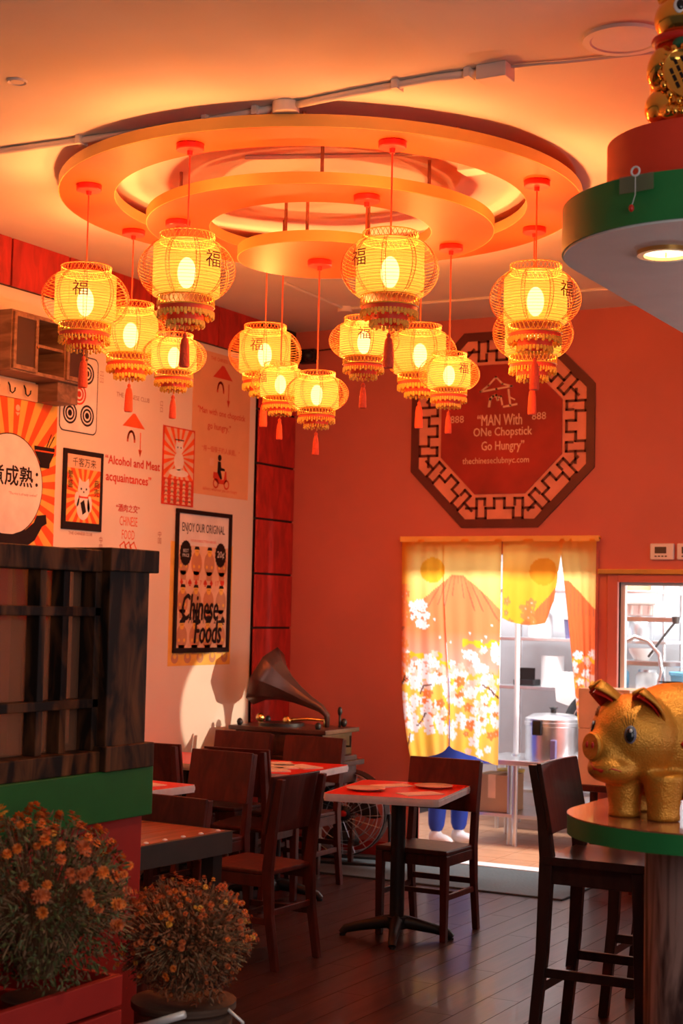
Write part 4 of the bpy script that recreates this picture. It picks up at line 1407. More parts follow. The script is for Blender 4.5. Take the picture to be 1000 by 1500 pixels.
# behind the serving window
t = thing('styrofoam_box', 'white foam box with ribbed lid on the ledge behind the serving window', 'box', (-3.60, 11.05, 1.69))
MB().box(-0.16, 0.17, -0.13, 0.13, 0, 0.085).build('tray', M['white'], t, bevel=0.01)
b = MB().box(-0.175, 0.185, -0.145, 0.145, 0.085, 0.105).prism([(-0.17, -0.12), (0.18, -0.12), (0.08, 0.10), (-0.17, 0.10)], 0.105, 0.16)
for q in range(5):
    b.box(-0.15 + 0.07 * q, -0.13 + 0.07 * q, -0.137, -0.13, 0.01, 0.08)
b.build('lid', M['whiteplastic'], t, bevel=0.006)
t = thing('kitchen_wall_shelf', 'white shelf board behind the serving window under the foam box', 'shelf', (-3.55, 11.1, 1.65))
MB().box(-0.25, 0.30, -0.18, 0.25, 0, 0.035).build('board', M['stainless'], t, bevel=0.003)
MB().box(-0.25, 0.30, -0.12, 0.25, -0.32, -0.285).build('board', M['stainless'], t, bevel=0.003)
for x in (-0.24, 0.28):
    MB().box(x - 0.012, x + 0.012, 0.20, 0.25, -0.60, 0.0).build('bracket', M['stainless'], t)
for x in (-0.24, 0.28):
    MB().cyl(0.014, -1.65, -0.60, 10, (x, 0.22)).build('leg', M['stainless'], t)
t = thing('spray_hose', 'curved steel spray hose hanging behind the serving window', 'hose', (-3.45, 10.85, 1.2))
pts = [(-0.18, 0, 0.30), (-0.10, 0, 0.34), (0.0, 0, 0.31), (0.08, 0, 0.22), (0.10, 0, 0.10), (0.07, 0, -0.02), (0.03, 0, -0.15), (0.02, 0, -0.4)]
cv = []
for i in range(len(pts) - 1):
    for q in range(5):
        a = q / 5
        cv.append(tuple(pts[i][d] * (1 - a) + pts[i + 1][d] * a for d in range(3)))
MB().tube(cv, [0.018 if i % 2 else 0.015 for i in range(len(cv))], 8).build('hose', M['stainless'], t, smooth=0)
MB().tube([(0.02, 0, -0.4), (0.02, 0, -1.2)], 0.012, 8).build('pipe', M['stainless'], t)
MB().tube([(0.0, 0.0, 0.20), (0.12, 0.0, 0.36), (0.20, 0, 0.46)], 0.009, 8).build('spray_arm', M['darkedge'], t)
MB().lathe([(0, 0), (0.022, 0), (0.03, 0.05), (0, 0.055)], 12, (0.20, 0, 0.44)).build('spray_head', M['darkedge'], t)
t = thing('mixing_bowl', 'white bowl on the lower board behind the serving window', 'bowl', (-3.58, 11.1, 1.366))
MB().lathe([(0, 0), (0.05, 0), (0.09, 0.06), (0.095, 0.09), (0.088, 0.09), (0.05, 0.02), (0, 0.015)], 24).build('bowl_body', M['white'], t, smooth=40)
t = thing('dish_counter', 'steel counter behind the serving window', 'counter', (-2.28, 11.0, 0))
MB().box(-0.96, 0.9, -0.40, 0.40, 0.90, 0.95).build('counter_top', M['stainless'], t, bevel=0.005)
for x in (-0.92, 0.85):
    for y in (-0.35, 0.35):
        MB().cyl(0.02, 0, 0.90, 10, (x, y)).build('leg', M['stainless'], t)
t = thing('blue_tub', 'light blue tub on the counter behind the serving window', 'tub', (-3.12, 10.95, 0.952))
MB().lathe([(0, 0), (0.15, 0), (0.19, 0.32), (0.20, 0.325), (0.20, 0.345), (0.18, 0.345), (0, 0.34)], 24).build('tub_body', M['skyblue'], t, smooth=40)

# the cook behind the curtain
t = thing('person', 'person in blue apron and white shoes standing mostly hidden behind the curtain', 'person', (-4.80, 10.42, 0), R(60))


def skin(name, verts, edges, rad, m, parent, root=0, sub=1):
    me = bpy.data.meshes.new(name)
    me.from_pydata(verts, edges, [])
    me.materials.append(m)
    o = bpy.data.objects.new('tmp', me)
    COL.objects.link(o)
    sk = o.modifiers.new('skin', 'SKIN')
    sk.use_smooth_shade = True
    for i, r in enumerate(rad):
        me.skin_vertices[0].data[i].radius = (r, r)
        me.skin_vertices[0].data[i].use_root = (i == root)
    ss = o.modifiers.new('sub', 'SUBSURF')
    ss.levels = sub
    ss.render_levels = sub
    bpy.context.view_layer.update()
    m2 = bpy.data.meshes.new_from_object(o.evaluated_get(bpy.context.evaluated_depsgraph_get()))
    bpy.data.objects.remove(o)
    m2.name = name
    for p in m2.polygons:
        p.use_smooth = True
    r = bpy.data.objects.new(name, m2)
    COL.objects.link(r)
    r.parent = parent
    return r


V = [(0, 0, 0.95), (0, 0, 1.15), (0, -0.01, 1.35), (0, 0, 1.46), (0, 0.0, 1.53), (0, -0.01, 1.62), (0, -0.01, 1.70),
     (-0.19, 0, 1.41), (-0.25, -0.02, 1.15), (-0.22, -0.16, 0.98), (-0.19, -0.23, 0.94), (0.19, 0, 1.41), (0.25, -0.02, 1.15), (0.22, -0.16, 0.98), (0.19, -0.23, 0.94),
     (-0.09, 0, 0.88), (-0.10, -0.01, 0.48), (-0.10, 0.02, 0.08), (0.09, 0, 0.88), (0.10, -0.01, 0.48), (0.10, 0.02, 0.08)]
Ed = [(0, 1), (1, 2), (2, 3), (3, 4), (4, 5), (5, 6), (2, 7), (7, 8), (8, 9), (9, 10), (2, 11), (11, 12), (12, 13), (13, 14), (0, 15), (15, 16), (16, 17), (0, 18), (18, 19), (19, 20)]
Rd = [0.13, 0.12, 0.14, 0.07, 0.05, 0.085, 0.08, 0.06, 0.048, 0.038, 0.03, 0.06, 0.048, 0.038, 0.03, 0.085, 0.06, 0.042, 0.085, 0.06, 0.042]
skin('body', V, Ed, Rd, M['skin'], t)
skin('shirt', [V[i] for i in (0, 1, 2, 3, 7, 8, 11, 12)], [(0, 1), (1, 2), (2, 3), (2, 4), (4, 5), (2, 6), (6, 7)], [0.15, 0.145, 0.16, 0.085, 0.075, 0.062, 0.075, 0.062], M['white'], t)
skin('trousers', [V[i] for i in (0, 15, 16, 17, 18, 19, 20)], [(0, 1), (1, 2), (2, 3), (0, 4), (4, 5), (5, 6)], [0.155, 0.105, 0.08, 0.062, 0.105, 0.08, 0.062], M['blue'], t)
ap = MB()
na, nz = 18, 14
vs = []
for i in range(nz):
    z = 1.22 - (1.22 - 0.52) * i / (nz - 1)
    fl_ = 0.175 + 0.02 * (i / nz)
    for j in range(na):
        a = R(-100 + 200 * j / (na - 1)) - PI / 2
        vs.append((fl_ * math.cos(a) * (1 + 0.04 * math.sin(j * 2.1)), fl_ * math.sin(a) * 0.95, z))
ap.add(vs, [(i * na + j, i * na + j + 1, (i + 1) * na + j + 1, (i + 1) * na + j) for i in range(nz - 1) for j in range(na - 1)])
o = ap.build('apron', M['blue'], t, smooth=0)
sd = o.modifiers.new('thick', 'SOLIDIFY')
sd.thickness = 0.006
for sx in (-0.10, 0.10):
    b = MB().ell((sx, -0.05, 0.045), (0.052, 0.135, 0.045)).ell((sx, 0.02, 0.06), (0.05, 0.06, 0.06))
    sculpt(b, 'shoe', M['white'], t, 0.012, 3)
hd = MB().ell((0, 0.012, 1.68), (0.092, 0.10, 0.085))
hd.build('hair', M['hair'], t, smooth=0)
b = MB()
for sx in (-0.033, 0.033):
    b.ell((sx, -0.094, 1.645), (0.012, 0.008, 0.008), None, 10, 6)
b.build('eyes', M['ink'], t)
MB().ell((0, -0.10, 1.615), (0.014, 0.018, 0.022), None, 10, 6).build('nose', M['skin'], t, smooth=0)
MB().ell((0, -0.088, 1.575), (0.026, 0.008, 0.007), None, 10, 6).build('mouth', M['inkred'], t, smooth=0)
for sx in (-1, 1):
    for q in range(4):
        b = MB().tube([(sx * (0.185 - 0.016 * q + 0.008), -0.235, 0.94), (sx * (0.18 - 0.016 * q + 0.008), -0.275, 0.93), (sx * (0.18 - 0.016 * q + 0.008), -0.29, 0.905)], [0.009, 0.008, 0.006], 6)
        b.build('finger', M['skin'], t, smooth=0)
    MB().tube([(sx * 0.165, -0.215, 0.945), (sx * 0.135, -0.24, 0.94), (sx * 0.125, -0.265, 0.93)], [0.011, 0.009, 0.007], 6).build('thumb', M['skin'], t, smooth=0)

# door mat
tag(MB().box(-5.10, -3.30, 8.775, 9.60, 0.0, 0.012).build('door_mat', M['mat_'], bevel=0.004), 'long grey floor mat in front of the kitchen doorway', 'mat')
# cartons stacked beside the doorway
t = thing('side_stand', 'small dark stand under the cartons beside the serving window', 'stand', (-3.20, 9.38, 0))
MB().box(-0.20, 0.20, -0.17, 0.17, 0.60, 0.64).build('stand_top', M['chairwood'], t, bevel=0.004)
for x in (-0.18, 0.18):
    for y in (-0.15, 0.15):
        MB().box(x - 0.02, x + 0.02, y - 0.02, y + 0.02, 0, 0.60).build('leg', M['chairwood'], t)
t = thing('cardboard_box', 'lower reddish carton beneath the labelled one beside the serving window', 'box', (-3.22, 9.38, 0.64), group='cartons beside the doorway')
MB().box(-0.16, 0.17, -0.15, 0.15, 0, 0.345).build('carton', M['inkpeach'], t, bevel=0.004)
t = thing('cardboard_box', 'pale carton with a printed label, topmost behind the gold pig\'s ear', 'box', (-3.22, 9.38, 0.987), group='cartons beside the doorway')
MB().box(-0.16, 0.17, -0.15, 0.15, 0, 0.245).build('carton', M['inkpeach'], t, bevel=0.004)
MB().box(0.02, 0.13, -0.1515, -0.15, 0.18, 0.225).build('label', M['inkwhite'], t)
b = MB()
for q in range(8):
    b.box(0.03 + 0.011 * q, 0.034 + 0.011 * q + (q % 3) * 0.002, -0.1522, -0.1515, 0.19, 0.215)
b.build('barcode', M['ink'], t)


# ============================================================ CHAIRS, TABLES
def make_chair(label):
    t = thing('dining_chair', label, 'chair', group='dining chairs')
    W2 = 0.19
    cw = M['chairwood']
    MB().add([(-0.205, -0.20, 0.435), (0.205, -0.20, 0.435), (0.19, 0.19, 0.43), (-0.19, 0.19, 0.43), (-0.205, -0.20, 0.462), (0.205, -0.20, 0.462), (0.19, 0.19, 0.455), (-0.19, 0.19, 0.455)],
             [(0, 3, 2, 1), (4, 5, 6, 7), (0, 1, 5, 4), (1, 2, 6, 5), (2, 3, 7, 6), (3, 0, 4, 7)]).build('seat', cw, t, bevel=0.008)
    for sx in (-1, 1):
        MB().beam((sx * 0.185, -0.175, 0), (sx * 0.185, -0.175, 0.436), 0.034, 0.034, (0, 1, 0), 0.042, 0.042).build('leg', cw, t, bevel=0.004)
        b = MB()
        prof = [(0.235, 0.0, 0.036), (0.195, 0.25, 0.042), (0.182, 0.45, 0.052), (0.20, 0.62, 0.046), (0.245, 0.885, 0.034)]
        for i in range(4):
            pass
        vs = []
        for y, z, d in prof:
            for a, c in ((-1, -1), (1, -1), (1, 1), (-1, 1)):
                vs.append((sx * 0.185 + a * 0.0165, y + c * d / 2, z))
        fs = [(0, 3, 2, 1), (16, 17, 18, 19)]
        for i in range(4):
            for j in range(4):
                j2 = (j + 1) % 4
                fs.append((i * 4 + j, i * 4 + j2, (i + 1) * 4 + j2, (i + 1) * 4 + j))
        b.add(vs, fs).build('leg', cw, t, bevel=0.004)
        MB().beam((sx * 0.185, -0.16, 0.22), (sx * 0.185, 0.185, 0.22), 0.018, 0.030).build('stretcher', cw, t, bevel=0.003)
        MB().beam((sx * 0.183, -0.155, 0.405), (sx * 0.183, 0.165, 0.405), 0.02, 0.055).build('apron', cw, t, bevel=0.003)
    MB().beam((-0.165, -0.176, 0.405), (0.165, -0.176, 0.405), 0.02, 0.055).build('apron', cw, t, bevel=0.003)
    MB().beam((-0.17, 0.19, 0.26), (0.17, 0.19, 0.26), 0.018, 0.030).build('stretcher', cw, t, bevel=0.003)
    MB().beam((-0.17, -0.02, 0.22), (0.17, -0.02, 0.22), 0.018, 0.026).build('stretcher', cw, t, bevel=0.003)
    # slightly dished back panel in front of the posts
    nx = 11
    vs = []
    for side in (0, 1):
        for (z, y) in ((0.625, 0.172), (0.895, 0.218)):
            for i in range(nx):
                x = -0.208 + 0.416 * i / (nx - 1)
                cv_ = 0.012 * (1 - (x / 0.208) ** 2)
                vs.append((x, y + cv_ - (0.018 if side == 0 else 0.0), z))
    fs = []
    L = lambda s, r_, i: s * 2 * nx + r_ * nx + i
    for i in range(nx - 1):
        fs.append((L(0, 0, i), L(0, 0, i + 1), L(0, 1, i + 1), L(0, 1, i)))
        fs.append((L(1, 0, i + 1), L(1, 0, i), L(1, 1, i), L(1, 1, i + 1)))
        fs.append((L(0, 1, i), L(0, 1, i + 1), L(1, 1, i + 1), L(1, 1, i)))
        fs.append((L(0, 0, i + 1), L(0, 0, i), L(1, 0, i), L(1, 0, i + 1)))
    for i in (0, nx - 1):
        q = (L(0, 0, i), L(0, 1, i), L(1, 1, i), L(1, 0, i))
        fs.append(q if i == 0 else q[::-1])
    MB().add(vs, fs).build('backrest', cw, t, bevel=0.003)
    return t


ch = make_chair('dark red wooden chair pushed under the centre pedestal table')
ch.location = (-3.578, 7.50, 0)
G = 'dining chairs'
dup(ch, (-4.00, 6.485, 0), R(-92), 'wooden chair in front, back turned, its olive backrest facing the entrance', G)
dup(ch, (-4.735, 7.05, 0), R(-4), 'wooden chair whose broad plain backrest faces the entrance beside the lattice partition', G)
dup(ch, (-4.77, 7.665, 0), R(184), 'wooden chair tucked at the near side of the menu table, half hidden', G)
dup(ch, (-5.38, 8.30, 0), R(0), 'wooden chair farthest back, against the left wall by the gramophone horn shadow', G)
dup(ch, (-4.83, 8.26, 0), R(0), 'wooden chair at the far side of the menu table before the gramophone', G)
dup(ch, (-5.34, 7.64, 0), R(182), 'wooden chair beside the left wall just right of the partition post', G)
dup(ch, (-3.96, 5.445, 0), R(-3), 'wooden chair behind the riveted plank table, only its top shows', G).scale = (1, 1, 0.955)


def pedestal_table(name, label, cx, cy, rz, w_, d_, z=0.76, edge=True):
    t = thing(name, label, 'table', (cx, cy, 0), rz, 'red pedestal tables')
    MB().prism(rrect(-w_ / 2 + 0.004, w_ / 2 - 0.004, -d_ / 2 + 0.004, d_ / 2 - 0.004, 0.03), z - 0.036, z).build('tabletop', M['tablered'], t)
    b = MB()
    for i, (o_, z0, z1) in enumerate(((0, z - 0.038, z - 0.028), (0.0022, z - 0.028, z - 0.010), (0, z - 0.010, z - 0.0005))):
        pts = rrect(-w_ / 2 - o_, w_ / 2 + o_, -d_ / 2 - o_, d_ / 2 + o_, 0.032)
        inn = rrect(-w_ / 2 + 0.0035, w_ / 2 - 0.0035, -d_ / 2 + 0.0035, d_ / 2 - 0.0035, 0.030)
        n = len(pts)
        for j in range(n):
            j2 = (j + 1) % n
            b.prism([pts[j], pts[j2], inn[j2], inn[j]], z0, z1)
    b.build('edge_band', M['steel'], t)
    MB().cyl(0.038, 0.06, z - 0.05, 20).build('column', M['black'], t, smooth=40)
    MB().box(-0.14, 0.14, -0.14, 0.14, z - 0.05, z - 0.037).build('top_plate', M['black'], t)
    for a in range(4):
        c_, s_ = math.cos(a * PI / 2 + 0.2), math.sin(a * PI / 2 + 0.2)
        MB().tube([(0, 0, 0.085), (0.06 * c_, 0.06 * s_, 0.080), (0.20 * c_, 0.20 * s_, 0.052), (0.265 * c_, 0.265 * s_, 0.035), (0.285 * c_, 0.285 * s_, 0.012)], [0.04, 0.034, 0.026, 0.023, 0.02], 10).build('foot', M['black'], t, smooth=40)
        MB().cyl(0.016, 0, 0.012, 12, (0.28 * c_, 0.28 * s_)).build('glide', M['black'], t)
    MB().cyl(0.055, 0.05, 0.11, 20).build('base_hub', M['black'], t, smooth=40)
    return t


pedestal_table('pedestal_table', 'red square pedestal table with metal edge alone in the middle', -3.647, 7.295, R(11), 0.60, 0.72)
pedestal_table('pedestal_table', 'red table with metal edge carrying the pile of menus', -4.745, 7.875, R(4), 0.62, 0.72)
pedestal_table('pedestal_table', 'red table with metal edge right behind the green ledge', -4.90, 6.46, R(-5), 0.60, 0.72)
pedestal_table('pedestal_table', 'red table standing against the left wall, mostly hidden by chairs', -5.435, 7.98, R(0), 0.56, 0.62)


def plate(x, y, label):
    t = thing('plate', label, 'plate', (x, y, 0.7605), group='plates on the centre table')
    MB().lathe([(0, 0.0), (0.055, 0.0), (0.06, 0.003), (0.098, 0.012), (0.102, 0.015), (0.098, 0.0165), (0.06, 0.008), (0, 0.006)], 40).build('dish', M['plate'], t, smooth=40)


plate(-3.755, 7.13, 'round pale plate at the near left of the centre table')
plate(-3.525, 7.455, 'round pale plate at the far right of the centre table')


def napkin(x, y, rz, label, z=0.7605, s=1.0, grp='folded napkins and menus', n=2):
    t = thing('napkin', label, 'napkin', (x, y, z), rz, grp)
    for q in range(n):
        MB().prism([(-0.055 * s + 0.004 * q, -0.10 * s), (0.06 * s, -0.095 * s + 0.004 * q), (0.05 * s, 0.10 * s), (-0.06 * s, 0.095 * s)], 0.0022 * q, 0.0022 * q + 0.002).build('paper_fold', M['paper'], t)


napkin(-3.74, 7.40, R(-35), 'folded napkin behind the near plate of the centre table', 0.7605, 1.05)
napkin(-3.46, 7.16, R(-35), 'folded napkin nearest the front of the centre table', 0.7605, 1.1)
for i, (x, y, a) in enumerate(((-4.64, 7.70, 40), (-4.70, 7.86, 50), (-4.78, 8.0, 35), (-4.60, 7.95, 60))):
    napkin(x, y, R(a), ['paper menu nearest on the menu table', 'paper menu in the middle of the menu pile', 'paper menu farthest on the menu table', 'paper menu at the outer edge of the menu table'][i], 0.7605, 1.15, 'paper menus on the menu table', 3)
napkin(-4.78, 6.55, R(-20), 'pale paper menu on the table behind the green ledge', 0.7605, 1.4)

# riveted plank table
t = thing('plank_table', 'heavy plank table with dark riveted iron edge behind the partition', 'table', (-4.05, 5.08, 0), R(-4))
for i in range(5):
    x = -0.48 + 0.192 * (i + 0.5)
    MB().box(x - 0.094, x + 0.094, -0.44, 0.44, 0.725, 0.758).build('plank', M['tabletop_wood'], t, bevel=0.002)
b = MB().box(0.482, 0.50, -0.46, 0.46, 0.665, 0.757).box(-0.50, -0.482, -0.46, 0.46, 0.665, 0.757).box(-0.482, 0.482, 0.442, 0.46, 0.665, 0.757).box(-0.482, 0.482, -0.46, -0.442, 0.665, 0.757)
b.build('iron_edge', M['darkedge'], t, bevel=0.002)
for i in range(8):
    MB().ell((0.465, -0.40 + 0.115 * i, 0.759), (0.011, 0.011, 0.006), None, 10, 6).build('rivet', M['steel'], t, smooth=0)
MB().box(-0.46, 0.46, -0.42, 0.42, 0.70, 0.725).build('underframe', M['black'], t)
for x in (-0.44, 0.44):
    for y in (-0.40, 0.40):
        MB().box(x - 0.03, x + 0.03, y - 0.03, y + 0.03, 0, 0.70).build('leg', M['black'], t)

# floor fan
t = thing('floor_fan', 'round floor fan with wire guard behind the centre table', 'fan', (-5.0, 9.22, 0), R(14))
c = (0, 0, 0.34)
b = MB()
for r_ in (0.06, 0.12, 0.18, 0.23, 0.27):
    b.tube([(r_ * math.cos(2 * PI * i / 40), -0.06 - 0.02 * (1 - r_ / 0.27), 0.34 + r_ * math.sin(2 * PI * i / 40)) for i in range(40)], 0.0022, 4, True)
    b.tube([(r_ * math.cos(2 * PI * i / 40), 0.09, 0.34 + r_ * math.sin(2 * PI * i / 40)) for i in range(40)], 0.0022, 4, True)
for j in range(20):
    a = 2 * PI * j / 20
    b.tube([(0.05 * math.cos(a), -0.08, 0.34 + 0.05 * math.sin(a)), (0.27 * math.cos(a + 0.3), -0.06, 0.34 + 0.27 * math.sin(a + 0.3)), (0.28 * math.cos(a + 0.3), 0.09, 0.34 + 0.28 * math.sin(a + 0.3))], 0.0018, 4)
b.build('wire_guard', M['stainless'], t)
b = MB()
n = 40
vs = []
for y in (-0.055, 0.085):
    for r_ in (0.272, 0.280):
        for i in range(n):
            vs.append((r_ * math.cos(2 * PI * i / n), y, 0.34 + r_ * math.sin(2 * PI * i / n)))
fs = []
for i in range(n):
    j = (i + 1) % n
    fs += [(i, j, n + j, n + i), (2 * n + j, 2 * n + i, 3 * n + i, 3 * n + j), (n + i, n + j, 3 * n + j, 3 * n + i), (j, i, 2 * n + i, 2 * n + j)]
b.add(vs, fs).build('drum_rim', M['black'], t, smooth=40)
for j in range(3):
    a = 2 * PI * j / 3 + 0.4
    vs = []
    for i in range(6):
        r_ = 0.05 + 0.19 * i / 5
        wd = 0.25 + 0.35 * math.sin(PI * (i + 1) / 8)
        for s in (-1, 1):
            vs.append((r_ * math.cos(a + s * wd), 0.012 * s + 0.01, 0.34 + r_ * math.sin(a + s * wd)))
    o = MB().add(vs, [(2 * i, 2 * i + 1, 2 * i + 3, 2 * i + 2) for i in range(5)]).build('blade', M['darkedge'], t, smooth=0)
    o.modifiers.new('thick', 'SOLIDIFY').thickness = 0.004
MB().ell((0, -0.075, 0.34), (0.05, 0.02, 0.05)).build('hub', M['black'], t, smooth=0)
MB().ell((0, -0.094, 0.34), (0.026, 0.006, 0.020)).build('badge', M['red'], t, smooth=0)
b = MB().tube([(-0.29, 0.015, 0.34), (-0.30, 0.015, 0.16), (-0.26, -0.12, 0.018), (0.26, -0.12, 0.018), (0.30, 0.015, 0.16), (0.29, 0.015, 0.34)], 0.013, 8)
b.tube([(-0.30, 0.015, 0.16), (-0.26, 0.16, 0.016), (0.26, 0.16, 0.016), (0.30, 0.015, 0.16)], 0.013, 8)
b.build('stand', M['black'], t, smooth=40)

# ============================================================ GRAMOPHONE
t = thing('side_cabinet', 'dark wooden side table under the gramophone in the corner', 'table', (-5.28, 8.94, 0))
MB().box(-0.42, 0.40, -0.27, 0.30, 0.665, 0.70).build('tabletop', M['gramo'], t, bevel=0.005)
MB().box(-0.38, 0.36, -0.23, 0.26, 0.55, 0.665).build('drawer_case', M['gramo'], t, bevel=0.004)
for x in (-0.36, 0.34):
    for y in (-0.21, 0.24):
        MB().beam((x, y, 0), (x, y, 0.55), 0.03, 0.03, (0, 1, 0), 0.05, 0.05).build('leg', M['gramo'], t, bevel=0.004)
t = thing('gramophone', 'antique gramophone with dark flared horn on a carved wooden box', 'gramophone', (-5.245, 8.92, 0.7005))
b = MB().box(-0.36, 0.36, -0.22, 0.22, 0.0, 0.035).box(-0.33, 0.33, -0.20, 0.20, 0.035, 0.185).box(-0.37, 0.37, -0.23, 0.23, 0.185, 0.215)
b.build('case', M['gramo'], t, bevel=0.005)
b = MB()
for q in range(8):
    b.box(-0.29 + 0.076 * q, -0.24 + 0.076 * q, -0.206, -0.20, 0.055, 0.165)
b.build('carved_panels', M['gramo'], t, bevel=0.003)
MB().cyl(0.15, 0.215, 0.235, 36, (-0.08, -0.02)).build('turntable', M['black'], t, smooth=40)
MB().ell((-0.20, -0.10, 0.265), (0.030, 0.030, 0.030)).lathe([(0.01, 0.215), (0.012, 0.26)], 10, (-0.20, -0.10, 0)).build('brass_weight', M['brass'], t, smooth=0)
MB().tube([(0.20, 0.05, 0.20), (0.20, 0.05, 0.26), (0.10, 0.0, 0.265), (-0.02, -0.04, 0.255)], 0.011, 8).build('tone_arm', M['brass'], t, smooth=0)
MB().ell((-0.03, -0.045, 0.25), (0.03, 0.014, 0.03)).build('sound_box', M['brass'], t, smooth=0)
# horn: rising from the back corner, curving over to open to the left
hp = [(0.215, 0.06, 0.215), (0.215, 0.06, 0.29), (0.175, 0.05, 0.335), (0.09, 0.04, 0.375), (0.0, 0.03, 0.42), (-0.09, 0.02, 0.465), (-0.17, 0.01, 0.505), (-0.235, 0.005, 0.535)]
hr = [0.017, 0.021, 0.028, 0.040, 0.060, 0.092, 0.140, 0.205]
b = MB()
nseg = 24
pts = [Vector(p) for p in hp]
vs = []
for i, p in enumerate(pts):
    d = (pts[min(i + 1, 7)] - pts[max(i - 1, 0)]).normalized()
    a_ = d.cross(Vector((0, 1, 0))).normalized()
    b_ = d.cross(a_)
    for j in range(nseg):
        tt = 2 * PI * j / nseg
        fl2 = 1 + 0.05 * (1 if j % 3 == 0 else -0.4) * (i / 7)
        vs.append(p + (a_ * math.cos(tt) + b_ * math.sin(tt)) * hr[i] * fl2)
b.add(vs, [(i * nseg + j, i * nseg + (j + 1) % nseg, (i + 1) * nseg + (j + 1) % nseg, (i + 1) * nseg + j) for i in range(7) for j in range(nseg)])
o = b.build('horn', M['horn'], t, smooth=25)
o.modifiers.new('thick', 'SOLIDIFY').thickness = 0.004
MB().tube([(0.33, 0.05, 0.10), (0.40, 0.05, 0.10), (0.40, 0.05, 0.17)], 0.008, 8).build('crank', M['black'], t)
for p, r_, m_ in (((0.31, 0.12, 0.245), 0.022, 'black'), ((0.28, -0.17, 0.235), 0.02, 'black'), ((-0.30, 0.16, 0.235), 0.02, 'black'), ((-0.31, -0.18, 0.235), 0.02, 'black')):
    MB().ell(p, (r_, r_, r_ * 1.3)).build('finial', M[m_], t, smooth=0)
MB().tube([(0.29, 0.10, 0.215), (0.29, 0.10, 0.30)], 0.008, 8).ell((0.29, 0.10, 0.32), (0.016, 0.016, 0.03)).build('lever', M['black'], t, smooth=0)
for p in ((0.385, -0.15, 0.025), (0.20, -0.225, 0.10)):
    d = (1, 0, 0) if p[0] > 0.3 else (0, -1, 0)
    MB().tube([p, (p[0] + d[0] * 0.03, p[1] + d[1] * 0.03, p[2]), (p[0] + d[0] * 0.05, p[1] + d[1] * 0.05, p[2])], [0.025, 0.032, 0.02], 14).build('knob', M['brass'], t, smooth=40)

# ============================================================ PARTITION
t = thing('lattice_partition', 'dark burnt wood lattice screen with glass on a green ledge and red base', 'partition', (-3.28, 0, 0))
PY = 4.545
MB().box(-0.16, -0.002, 1.2, PY - 0.01, 0, 0.945).build('base', M['redpaint'], t, bevel=0.003)
MB().box(-0.22, 0.035, 1.2, PY, 0.945, 1.115).build('ledge', M['green'], t, bevel=0.004)
MB().box(-0.13, 0.03, 4.268, 4.495, 1.19, 1.80).build('post', M['burnt'], t, bevel=0.004)
MB().box(-0.15, 0.05, 4.248, 4.525, 1.115, 1.20).build('post_foot', M['burnt'], t, bevel=0.004)
MB().box(-0.15, 0.05, 4.245, 4.525, 1.795, 1.875).build('post_cap', M['burnt'], t, bevel=0.004)
MB().box(-0.11, 0.015, 1.2, 4.245, 1.79, 1.865).build('top_rail', M['burnt'], t, bevel=0.004)
MB().box(-0.11, 0.025, 1.2, 4.248, 1.115, 1.185).build('bottom_rail', M['burnt'], t, bevel=0.004)
for z in (1.345, 1.655):
    MB().box(-0.065, -0.005, 1.2, 4.268, z - 0.016, z + 0.016).build('lattice_bar', M['burnt'], t, bevel=0.003)
for y in (4.085, 3.965, 3.50, 3.38, 2.9, 2.78):
    MB().box(-0.062, -0.008, y - 0.016, y + 0.016, 1.185, 1.79).build('lattice_bar', M['burnt'], t, bevel=0.003)
MB().box(-0.09, -0.005, 4.235, 4.27, 1.185, 1.79).build('lattice_bar', M['burnt'], t, bevel=0.003)
MB().box(-0.075, -0.068, 1.2, 4.25, 1.185, 1.79).build('pane', M['smoked'], t)

# ============================================================ FLOWERS
def make_bloom(m, ball=1.0):
    b = MB()
    for ring_, (n_, r_, zz, tilt) in enumerate(((9, 0.019, -0.004, -0.25), (9, 0.018, 0.0, 0.25), (7, 0.013, 0.003, 0.8), (5, 0.008, 0.004, 1.2))):
        for j in range(n_):
            a = 2 * PI * j / n_ + ring_ * 0.3
            ca, sa = math.cos(a), math.sin(a)
            wd = 0.0046
            z1 = zz + math.sin(tilt) * r_ * ball
            b.add([(0.002 * ca, 0.002 * sa, zz), (r_ * 0.6 * ca - wd * sa, r_ * 0.6 * sa + wd * ca, zz + (z1 - zz) * 0.7), (r_ * ca, r_ * sa, z1), (r_ * 0.6 * ca + wd * sa, r_ * 0.6 * sa - wd * ca, zz + (z1 - zz) * 0.7)], [(0, 1, 2, 3)])
    return b.mesh('bloom', m)


BL = [make_bloom(M['petal']), make_bloom(M['petal2']), make_bloom(M['petal3'])]


